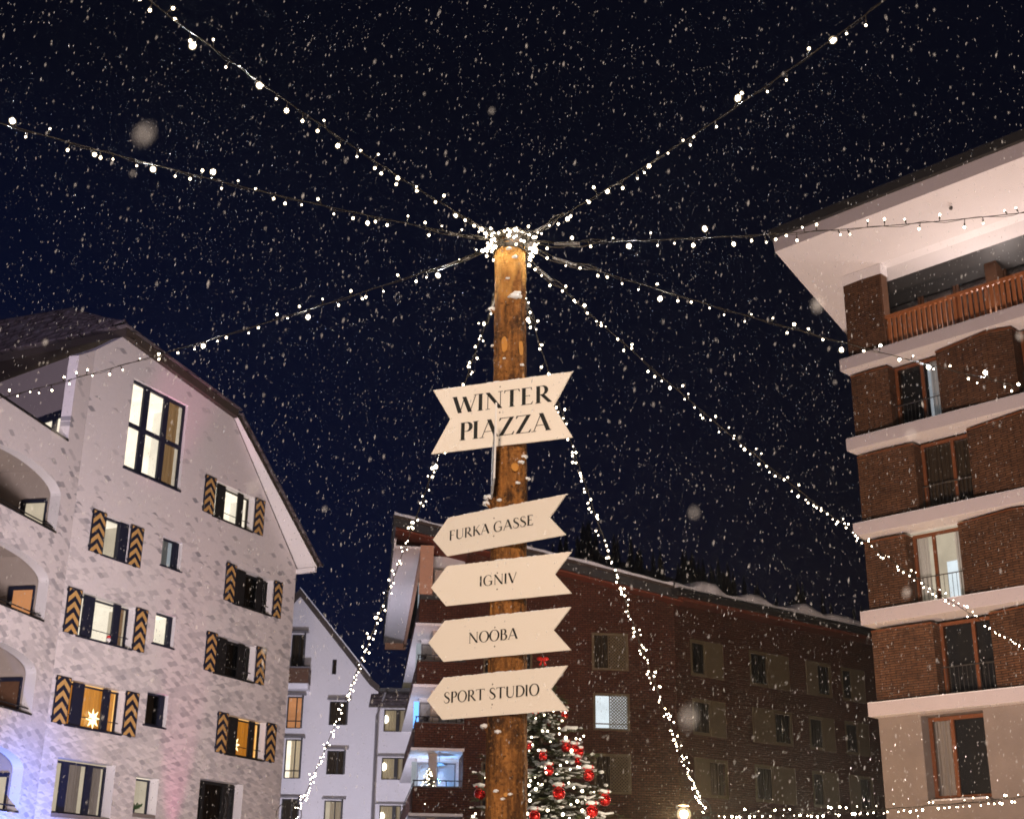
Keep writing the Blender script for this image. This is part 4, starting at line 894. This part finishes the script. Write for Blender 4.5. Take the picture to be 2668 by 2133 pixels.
sign(123.5, 3.05, arrow(3.053, -.432, -.570, .570, .440), [('SPORT STUDIO', -.424, .358, 3.020, .074, .15, .042, .08)], 'cream arrow board reading SPORT STUDIO', [(-.02, 3.12), (-.02, 2.985)], 5)
b = MB(); b.prism([(-.66, 4.94), (-.64, 4.68), (-.50, 4.45), (-.02, 4.45), (.05, 4.62), (-.02, 4.78), (-.58, 4.80)], lambda y, z: (-.006, y, z), lambda y, z: (.006, y, z), 'white_paint')
s = b.build('sign', SP); s.location = (-.150, -.02, 0); s.rotation_euler = (0, 0, R(2.6)); s['label'] = 'narrow white board seen edge-on beside the log'

# ================================================================== strings of light bulbs
def bulb_mesh(name, r, mat):
    b = MB(); b.tube([(0, 0, 0), (0, 0, .022)], .0055, 'socket_plastic', 6); b.ball((0, 0, .022 + r * 1.05), r * .9, mat, 8, 6, (1, 1, 1.2)); b.ball((0, 0, .022 + r * 1.05), r * 1.5, 'bulb_frost', 10, 7, (1, 1, 1.15))
    o = b.build('bulb', smooth=True); me = o.data; bpy.data.objects.remove(o); return me
BULB = {'s': bulb_mesh('bulb_small', .0058, 'bulb_soft'), 'm': bulb_mesh('bulb_mid', .0080, 'bulb_glow'), 'l': bulb_mesh('bulb_large', .0112, 'bulb_bright'), 'x': bulb_mesh('bulb_star', .0150, 'bulb_star')}
BR = {'s': .0058, 'm': .0080, 'l': .0112, 'x': .0150}
def vis(p):
    q = camo.matrix_world.inverted() @ p
    if q.z > -.1: return False
    f = 3515 / 2668; return abs(q.x / -q.z * f) < .515 and abs(q.y / -q.z * f) < .515 * .7995
def bezier_line(p0, p1, sag, n=60):
    p0, p1 = Vector(p0), Vector(p1); out = []
    for i in range(n + 1): t = i / n; p = p0.lerp(p1, t); p.z -= sag * 4 * t * (1 - t); out.append(p)
    return out
def light_string(p0, p1, sag, label, spacing=.10, big=.10, seed=1, rope=True, thick=.0032, stars=()):
    rnd = random.Random(seed); pts = bezier_line(p0, p1, sag)
    base = Vector(p0); b = MB(); loc = [p - base for p in pts]
    b.tube(loc, thick, 'cable_rubber', 5)
    # second, thinner wire twisted loosely round the carrier rope
    tw = []; 
    for i, p in enumerate(loc):
        a = i * 1.9; tw.append(p + Vector((math.cos(a) * .006, math.sin(a) * .006, math.sin(a * .7) * .012 - .004)))
    b.tube(tw, .0022, 'cable_rubber', 4)
    if rope:      # loose loops and turnbuckle next to the pole
        d = (loc[6] - loc[0]).normalized(); up = Vector((0, 0, 1)); sd = d.cross(up).normalized()
        for k in range(2):
            lp_ = [d * t * .62 + up * (.022 * math.sin(t * 7 + k * 2) - .01) + sd * .02 * math.cos(t * 6 + k) for t in [i / 14 for i in range(15)]]
            b.tube(lp_, .005, 'cable_rubber', 5)
        b.tube([d * .22 - up * .012, d * .42 - up * .012], .012, 'grey_metal', 6)
    # walk along the line
    seglen = [0]
    for i in range(1, len(pts)): seglen.append(seglen[-1] + (pts[i] - pts[i - 1]).length)
    L_ = seglen[-1]; s = .18; bulbs = []
    while s < L_:
        i = max(k for k in range(len(pts)) if seglen[k] <= s); i = min(i, len(pts) - 2); f = (s - seglen[i]) / (seglen[i + 1] - seglen[i]); p = pts[i].lerp(pts[i + 1], f)
        t = (pts[i + 1] - pts[i]).normalized(); a = rnd.choice((1, -1, -1)) ; sd = t.cross(Vector((0, 0, 1))).normalized()
        d = (Vector((0, 0, a)) * rnd.uniform(.5, 1) + sd * rnd.uniform(-.9, .9) + t * rnd.uniform(-.5, .5)).normalized()
        if a < 0: d = (d + Vector((0, 0, -.4))).normalized()
        k = 'l' if rnd.random() < big else ('m' if rnd.random() < .55 else 's')
        ln = rnd.uniform(.010, .030); bulbs.append((p, d, k, ln, s / L_)); s += spacing * rnd.uniform(.45, 1.6)
    for st_ in stars:      # the few lenses that face the square and flare
        q = min(range(len(bulbs)), key=lambda i_: abs(bulbs[i_][4] - st_)); bulbs[q] = bulbs[q][:2] + ('x', .03) + bulbs[q][4:]
    bulbs = [x[:4] for x in bulbs]
    for (p, d, k, ln) in bulbs: b.tube([p - base, p - base + d * ln], .003, 'cable_rubber', 4)
    o = b.build('light_string'); o.location = base; tag(o, label, 'light string', 'strings of fairy bulbs hung from the signpost')
    inv = [x for x in bulbs if vis(x[0])]; out = [x for x in bulbs if not vis(x[0])]
    parts = inv[:100]; rest = inv[100:] + out
    for (p, d, k, ln) in parts:
        c = bpy.data.objects.new('bulb', BULB[k]); COL.objects.link(c); c.parent = o; c.location = p - base + d * ln; c.rotation_mode = 'QUATERNION'; c.rotation_quaternion = d.to_track_quat('Z', 'Y')
    if rest:
        rb = MB()
        for (p, d, k, ln) in rest:
            rb.ball(p - base + d * (ln + .028), BR[k] * .9, {'s': 'bulb_soft', 'm': 'bulb_glow', 'l': 'bulb_bright', 'x': 'bulb_star'}[k], 6, 4)
        ro = rb.build('bulbs', o, True); ro['kind'] = 'stuff'
    return o
T = pole_axis(6.5)
def rim(az, z=6.50, r=.13): return (T.x + r * math.sin(R(az)), T.y + r * math.cos(R(az)), z)
def beyond(p0, p1, f): p0, p1 = Vector(p0), Vector(p1); return p0 + (p1 - p0) * f
STR = [(-148, (-1.95, 6.15, 6.33), 1.25, .06, 'light string rising steeply to the upper left towards the top edge', .12, .12),
       (-122, (-3.22, 7.24, 6.28), 1.25, .05, 'light string rising gently to the left above the hotel roof', .12, .12),
       (-66, (-4.62, 11.36, 6.01), 1.25, .05, 'light string falling to the left across the hotel gable', .14, .12),
       (149, (1.92, 6.07, 6.34), 1.25, .07, 'light string rising steeply to the upper right towards the top edge', .14, .10),
       (107, (3.52, 8.22, 6.29), 1.25, .05, 'light string running level to the right across the broad white eaves', .14, .14),
       (72, (4.45, 10.86, 6.06), 1.25, .06, 'light string sloping down right across the wooden balcony and top ledge', .14, .14),
       (37, (7.26, 18.88, 5.50), 1.2, .25, 'light string falling down right across the lit window of the brick building', .115, .05),
       (16, (2.663, 18.75, 2.99), 1.0, .22, 'dense light string dropping steeply right of the sign boards', .105, .05),
       (-17, (-2.815, 18.73, 2.87), 1.0, .22, 'dense light string dropping steeply left of the sign boards', .105, .05)]
STARS = {0: (.62, .73), 1: (.505, .59, .786), 2: (.08, .273, .44), 3: (.53, .71), 4: (.195, .317), 5: (.2, .48, .62, .74), 8: (.22,)}
for i, (az, p1, f, sag, lab, spc, big) in enumerate(STR):
    p0 = rim(az, 6.50 if i not in (7, 8) else 6.38); light_string(p0, beyond(p0, p1, f), sag * f * f, lab, spc * (.86 if i < 7 else .62), big, seed=20 + i, stars=STARS.get(i, ()))
light_string((2.665, 18.75, 2.985), beyond((2.665, 18.75, 2.985), (6.6, 17.8, 3.235), 1.25), .10, 'low light string running right along the bottom edge from the hooped post', .06, .35, seed=40, rope=False)
# garland wound round the top of the log
gb = MB(); rnd = random.Random(5); pts = []
for i in range(110):
    a = i * .55; z = 6.43 + .12 * (i / 110) + .02 * math.sin(i * 2.1); rr = .128 + .018 * rnd.random(); pts.append((rr * math.cos(a), rr * math.sin(a), z - 6.45))
gb.tube(pts, .005, 'cable_rubber', 5)
for k in range(6):
    gb.tube([(.135 * math.cos(a / 12 * 6.283), .135 * math.sin(a / 12 * 6.283), -.02 + .028 * k + .008 * math.sin(a + k * 2)) for a in range(12)], .009, 'cable_rubber', 5, True)
GA = gb.build('light_garland'); GA.location = (T.x, T.y, 6.45); tag(GA, 'tangle of cable and bulbs wound round the top of the log post', 'garland')
for k in range(84):
    a = rnd.uniform(0, 6.283); rr = rnd.uniform(.135, .19); z = rnd.uniform(-.06, .12)
    c = bpy.data.objects.new('bulb', BULB['l' if k % 3 == 0 else 'm']); COL.objects.link(c); c.parent = GA
    if k > 66: rr = rnd.uniform(0, .12); z = rnd.uniform(.11, .15)
    c.location = (rr * math.cos(a), rr * math.sin(a), z); c.rotation_mode = 'QUATERNION'; c.rotation_quaternion = Vector((math.cos(a), math.sin(a), rnd.uniform(-.6, 1))).to_track_quat('Z', 'Y')
sn = MB()
for k in range(30): a = random.uniform(0, 6.28); q = random.uniform(0, .11); sn.ball((q * math.cos(a) + T.x + OFF.x, q * math.sin(a), 6.565), .03, 'snow', 7, 4, (1.3, 1.3, .6), .3)
sn.build('snow', SP, True)

# hooped posts the two steep strings run down to
def hoop_post(x, y, zt, label):
    o = empty('hooped_post', (x, y, 0)); tag(o, label, 'post', 'hooped posts at the string ends')
    b = MB(); b.tube([(0, 0, 0), (0, 0, zt - .02)], [.06, .045], 'dark_metal', 10); b.build('post', o)
    b = MB(); r = .17; b.tube([(r * math.cos(a * .2618) - r * .55, .02, zt + .05 + r * math.sin(a * .2618)) for a in range(24)], .006, 'dark_metal', 6, True); b.build('hoop', o)
hoop_post(2.665, 18.78, 2.96, 'slim post with a thin hoop where the right steep string ends')
hoop_post(-2.815, 18.76, 2.84, 'slim post with a thin hoop where the left steep string ends')

# street lamp behind the signpost
SL = empty('street_lamp', (5.013, 39.685, 0)); tag(SL, 'street lamp with a glaring warm globe in front of the shingle building', 'street lamp')
b = MB(); b.tube([(0, 0, 0), (0, 0, .8), (0, 0, 4.2)], [.10, .07, .05], 'dark_metal', 10); b.tube([(0, 0, 4.0), (0, 0, 4.22)], [.05, .12], 'dark_metal', 10); b.build('pole', SL)
b = MB(); b.ball((0, 0, 4.43), .10, 'lantern_glow', 16, 10); b.build('bulb', SL, True)
b = MB(); b.ball((0, 0, 4.43), .20, 'bulb_frost', 20, 12); b.build('globe', SL, True)
b = MB(); b.tube([(0, 0, 4.66), (0, 0, 4.74)], [.16, .03], 'dark_metal', 12); b.build('cap', SL)

# ================================================================== Christmas tree
TX = Vector((.415, 17.0, 0)); TH = 4.62
CT = empty('christmas_tree', TX); tag(CT, 'snow-laden fir Christmas tree behind the signpost', 'Christmas tree')
b = MB(); b.tube([(0, 0, 0), (0, 0, TH * .6), (0, 0, TH)], [.09, .05, .012], 'tree_bark', 8); b.build('trunk', CT)
rnd = random.Random(11); fol = MB(); snw = MB(); tips = []
def spray(p, d, ln, wd):          # needles along a twig: many thin blades
    d = d.normalized(); sd = d.cross(Vector((0, 0, 1))); sd = sd.normalized() if sd.length > .1 else Vector((1, 0, 0)); up = sd.cross(d)
    n = int(ln / .010) + 2; vs = []; fs = []
    for i in range(n):
        t = i / n; c = p + d * ln * t; w_ = wd * (1 - .55 * t) * rnd.uniform(.7, 1.15)
        for sg in (-1, 1):
            e = c + (sd * sg * rnd.uniform(.7, 1) + d * rnd.uniform(.5, .9) + up * rnd.uniform(-.25, .5)).normalized() * w_
            k = len(vs); q = (d * .0065); vs += [c - q, c + q, e]; fs.append((k, k + 1, k + 2))
    fol.add(vs, fs, 'fir_needles')
    fol.tube([p, p + d * ln], [.004, .0015], 'tree_bark', 3)
def snow_twig(c, dd, tw):
    n = 4; k0 = rnd.uniform(.009, .019)
    snw.tube([c + dd * tw * (.25 + .6 * i / n) + Vector((0, 0, .010 + rnd.uniform(-.003, .003))) for i in range(n + 1)], [k0 * (.5 if i in (0, n) else rnd.uniform(.8, 1.3)) for i in range(n + 1)], 'snow', 5)
def tree_r(z): return max(.03, min(.95 * (4.46 - z) + .02, .42 + .437 * (3.99 - z)) if z < 4.25 else .20 * (TH - z) + .04)
nb = 0
z = .9
while z < TH - .08:
    R_ = tree_r(z); n = 8 if z > 3.6 else 11
    for k in range(n):
        a = rnd.uniform(0, 6.283); rr = R_ * rnd.uniform(.72, 1.1); dirv = Vector((math.cos(a), math.sin(a), 0)); rise = rnd.uniform(-.18, .12)
        # skip what points straight away from the square and sits low
        pts = []
        m_ = 9
        for i in range(m_ + 1):
            t = i / m_; pts.append(Vector((0, 0, z + rnd.uniform(-.02, .02))) + dirv * rr * t + Vector((0, 0, rise * rr * t - .16 * rr * t * t + .10 * rr * t ** 4)))
        fol.tube(pts, [.014 * (1 - .8 * i / m_) for i in range(m_ + 1)], 'tree_bark', 4)
        tips.append((pts[-1], dirv))
        if rnd.random() < .50:
            i0 = rnd.randint(3, 6); k0 = rnd.uniform(.014, .032)
            snw.tube([pts[i] + Vector((rnd.uniform(-.006, .006), rnd.uniform(-.006, .006), .014 + .3 * k0)) for i in range(i0, m_ + 1)], [k0 * (.35 if i == i0 else .5 if i == m_ else rnd.uniform(.7, 1.2)) for i in range(i0, m_ + 1)], 'snow', 6)
        sdv = dirv.cross(Vector((0, 0, 1)))
        for i in range(1, m_ + 1):
            t = i / m_; c = pts[i]
            if c.z < 1.4: continue
            tw = .30 * rr * (1 - t * .75) + .06
            for sg in (-1, 1):
                dd = (dirv * rnd.uniform(.55, .9) + sdv * sg * rnd.uniform(.5, .95) + Vector((0, 0, rnd.uniform(-.25, .12)))).normalized()
                spray(c, dd, tw * rnd.uniform(.75, 1.15), .048)
                if rnd.random() < .22: snow_twig(c, dd, tw)
            spray(c, (dirv + Vector((0, 0, rnd.uniform(-.2, .1)))).normalized(), .13, .034)
    z += .085 + .03 * rnd.random()
spray(Vector((0, 0, TH - .25)), Vector((0, 0, 1)), .3, .05)
fol.build('foliage', CT); snw.build('snow', CT, True)

def bauble_proto(r):
    o = empty('bauble', (0, 0, 0)); b = MB(); b.ball((0, 0, -r), r, 'bauble_glass', 22, 16); b.build('ball', o, True)
    b = MB(); b.tube([(0, 0, -.01), (0, 0, .014)], .013, 'ochre_paint', 8); b.tube([(0, 0, .014), (0, 0, .05)], .002, 'ochre_paint', 4)
    b.build('cap', o)
    b = MB()
    for sg in (-1, 1):
        b.add([(0, -.02, .012), (sg * .055, -.03, .045), (sg * .065, -.025, -.005)], [(0, 1, 2)], 'ribbon_red'); b.add([(0, -.022, .012), (sg * .02, -.05, -.01), (sg * .045, -.07, -.085), (sg * .018, -.072, -.075)], [(0, 1, 2, 3)], 'ribbon_red')
    b.build('bow', o)
    b = MB(); 
    for k in range(7): b.ball((rnd.uniform(-.04, .04), rnd.uniform(-.04, .04), .02 + .01 * rnd.random()), .04, 'snow', 9, 6, (1.25, 1.25, .55), .4)
    b.build('snow', o, True); return o
# lateral offset and height of each hanging bauble on the tree, its radius and how far it hangs in front of the trunk
BA = [(-0.737, 3.041, 0.074, 0.10, 'red bauble hanging at the tree\'s left side, left of the log'),
      (0.279, 3.974, 0.049, 0.15, 'small red bauble with a trailing ribbon under the lowest arrow\'s tail'),
      (0.291, 3.576, 0.060, 0.30, 'red bauble under snow, left one of the cluster beside the brown wall'),
      (0.402, 3.559, 0.058, 0.25, 'red bauble in the middle of the tight cluster'),
      (0.466, 3.528, 0.049, 0.20, 'orange-lit red bauble at the right edge of the tight cluster'),
      (0.447, 3.422, 0.051, 0.20, 'orange-lit red bauble hanging just under the tight cluster'),
      (0.007, 3.440, 0.053, 0.55, 'red bauble half hidden under a snowy twig close to the log'),
      (0.075, 3.273, 0.062, 0.60, 'red bauble under a domed snow cap in the middle of the tree'),
      (0.560, 3.252, 0.073, 0.35, 'red bauble hanging alone at the outer right tip under a snowy twig'),
      (0.190, 3.003, 0.077, 0.75, 'large red bauble below a snow mound, centre of the tree'),
      (0.752, 2.969, 0.073, 0.35, 'red bauble half behind needles at the far lower right of the tree'),
      (0.577, 2.809, 0.074, 0.70, 'large red bauble at the bottom right of the tree'),
      (-0.095, 2.733, 0.065, 0.95, 'red bauble at the bottom edge beside the log'),
      (-0.160, 3.569, 0.043, 0.40, 'red bauble mostly hidden behind the log edge'),
      (-0.075, 3.987, 0.044, 0.30, 'small red bauble peeping out below the lowest arrow board'),
      (0.087, 3.853, 0.027, 0.30, 'tiny red bauble under the upper snowy twigs')]
proto = None
for (dx, z, r, fr, lab) in BA:
    if proto is None: o = proto = bauble_proto(.074)
    else:
        o = proto.copy(); COL.objects.link(o)
        for ch in proto.children: c = ch.copy(); COL.objects.link(c); c.parent = o
    k = r / .074; o.scale = (k, k, k); o.rotation_euler = (0, 0, rnd.uniform(-.6, .6)); o.location = (TX.x + dx, TX.y - fr, z + r)
    tag(o, lab, 'bauble', 'red baubles on the Christmas tree')
rb = MB()
for (x, z, sz) in ((-.06, 4.665, 1),):
    for sg in (-1, 1):
        rb.ball((x + sg * .035 * sz, -.12, z), .032 * sz, 'ribbon_red', 8, 5, (1.3, .5, .8)); rb.add([(x, -.14, z), (x + sg * .02, -.15, z - .09 * sz), (x + sg * .05, -.15, z - .08 * sz)], [(0, 1, 2)], 'ribbon_red')
rb = rb.build('ribbon'); rb.location = TX + Vector((.07, -.05, 0)); tag(rb, 'red ribbon bow tied at the tip of the Christmas tree', 'ribbon')
# fairy lights on the tree
fl = MB(); pts = []; 
for i in range(260):
    t = i / 259; z = 1.8 + 2.55 * t; a = t * 75; q = tree_r(z) * .86; pts.append((q * math.cos(a), q * math.sin(a), z + .03 * math.sin(i * 1.3)))
fl.tube(pts, .0025, 'socket_plastic', 3); FL = fl.build('fairy_lights'); FL.location = TX; tag(FL, 'warm fairy lights wound through the Christmas tree', 'fairy lights')
bm = MB(); bm.ball((0, 0, 0), .0125, 'fairy_glow', 7, 5); ob_ = bm.build('bulb', FL, True); me_ = ob_.data; bpy.data.objects.remove(ob_)
cand = []
for i in range(420):
    z = rnd.uniform(2.4, 4.35); a = rnd.uniform(-math.pi, math.pi); q = tree_r(z) * rnd.uniform(.55, 1.02); cand.append((q * math.cos(a), q * math.sin(a), z))
cand.sort(key=lambda p: p[1])
for p in cand[:70]:
    c = bpy.data.objects.new('bulb', me_); COL.objects.link(c); c.parent = FL; c.location = p; k = rnd.choice((.7, .9, 1, 1, 1.5)); c.scale = (k, k, k)
bm = MB()
for p in cand[100:170]: bm.ball(p, .0115, 'fairy_glow', 6, 4)
o = bm.build('bulbs', FL, True); o['kind'] = 'stuff'

# small lit tree on the blue balcony
ST = empty('small_christmas_tree', SB_M @ Vector((-11.75, .75, 6.25))); tag(ST, 'small bushy Christmas tree with white lights on the blue-lit balcony', 'Christmas tree')
fol = MB()
for k in range(420):
    t = rnd.random(); z = .1 + 1.75 * t; a = rnd.uniform(0, 6.283); q = (.75 * (1 - t) + .05) * rnd.uniform(.3, 1)
    spray(Vector((q * .4 * math.cos(a), q * .4 * math.sin(a), z)), Vector((math.cos(a), math.sin(a), rnd.uniform(-.3, .2))), q * .7 + .06, .06)
fol.build('foliage', ST)
bm = MB(); bm.ball((0, 0, 0), .020, 'fairy_glow', 6, 4); ob_ = bm.build('bulb', ST, True); bme = ob_.data; bpy.data.objects.remove(ob_)
for k in range(60):
    t = rnd.random() ** 1.2; a = rnd.uniform(-2.6, -.5); q = .75 * (1 - t) + .06; c = bpy.data.objects.new('bulb', bme); COL.objects.link(c); c.parent = ST; c.location = (q * math.cos(a), q * math.sin(a), .15 + 1.7 * t)

# ================================================================== falling snow
rnd = random.Random(3); fs_ = MB(); mat_i = fs_.mat('snow_flake') if 'snow_flake' in M else fs_.mat('snow')
Mw = camo.matrix_world
def flake(p, r, el):
    ax = Vector((.16 + rnd.gauss(0, .12), rnd.gauss(0, .12), 1)).normalized(); s1 = ax.cross(Vector((0, 1, 0))).normalized(); s2 = ax.cross(s1)
    o = len(fs_.v); fs_.v += [tuple(p + ax * r * el), tuple(p - ax * r * el), tuple(p + s1 * r), tuple(p - s1 * r * .8), tuple(p + s2 * r), tuple(p - s2 * r)]
    fs_.f += [(o, o + 2, o + 4), (o, o + 4, o + 3), (o, o + 3, o + 5), (o, o + 5, o + 2), (o + 1, o + 4, o + 2), (o + 1, o + 3, o + 4), (o + 1, o + 5, o + 3), (o + 1, o + 2, o + 5)]
    fs_.mi += [mat_i] * 8
NF = 27000
for k in range(NF):
    d = 2.6 + 19 * rnd.random() ** .75; x = rnd.uniform(-.62, .62) * d / 1.317; y = rnd.uniform(-.50, .50) * d / 1.317
    p = Mw @ Vector((x, y, -d))
    if p.z < .1: continue
    flake(p, rnd.uniform(.0009, .0024) * (.5 + d / 12) * (1.7 if rnd.random() < .04 else 1), rnd.uniform(2.2, 4.6))
for k in range(34):
    d = rnd.uniform(.42, 1.9); p = Mw @ Vector((rnd.uniform(-.6, .6) * d / 1.317, rnd.uniform(-.48, .48) * d / 1.317, -d)); flake(p, rnd.uniform(.0016, .0030), 1.7)
sf = fs_.build('falling_snow'); sf['kind'] = 'stuff'

# ================================================================== snowy night air
hz = MB(); hz.box(-90, 90, -25, 320, -1, 140, 'night_air'); hz = hz.build('haze'); hz['kind'] = 'stuff'
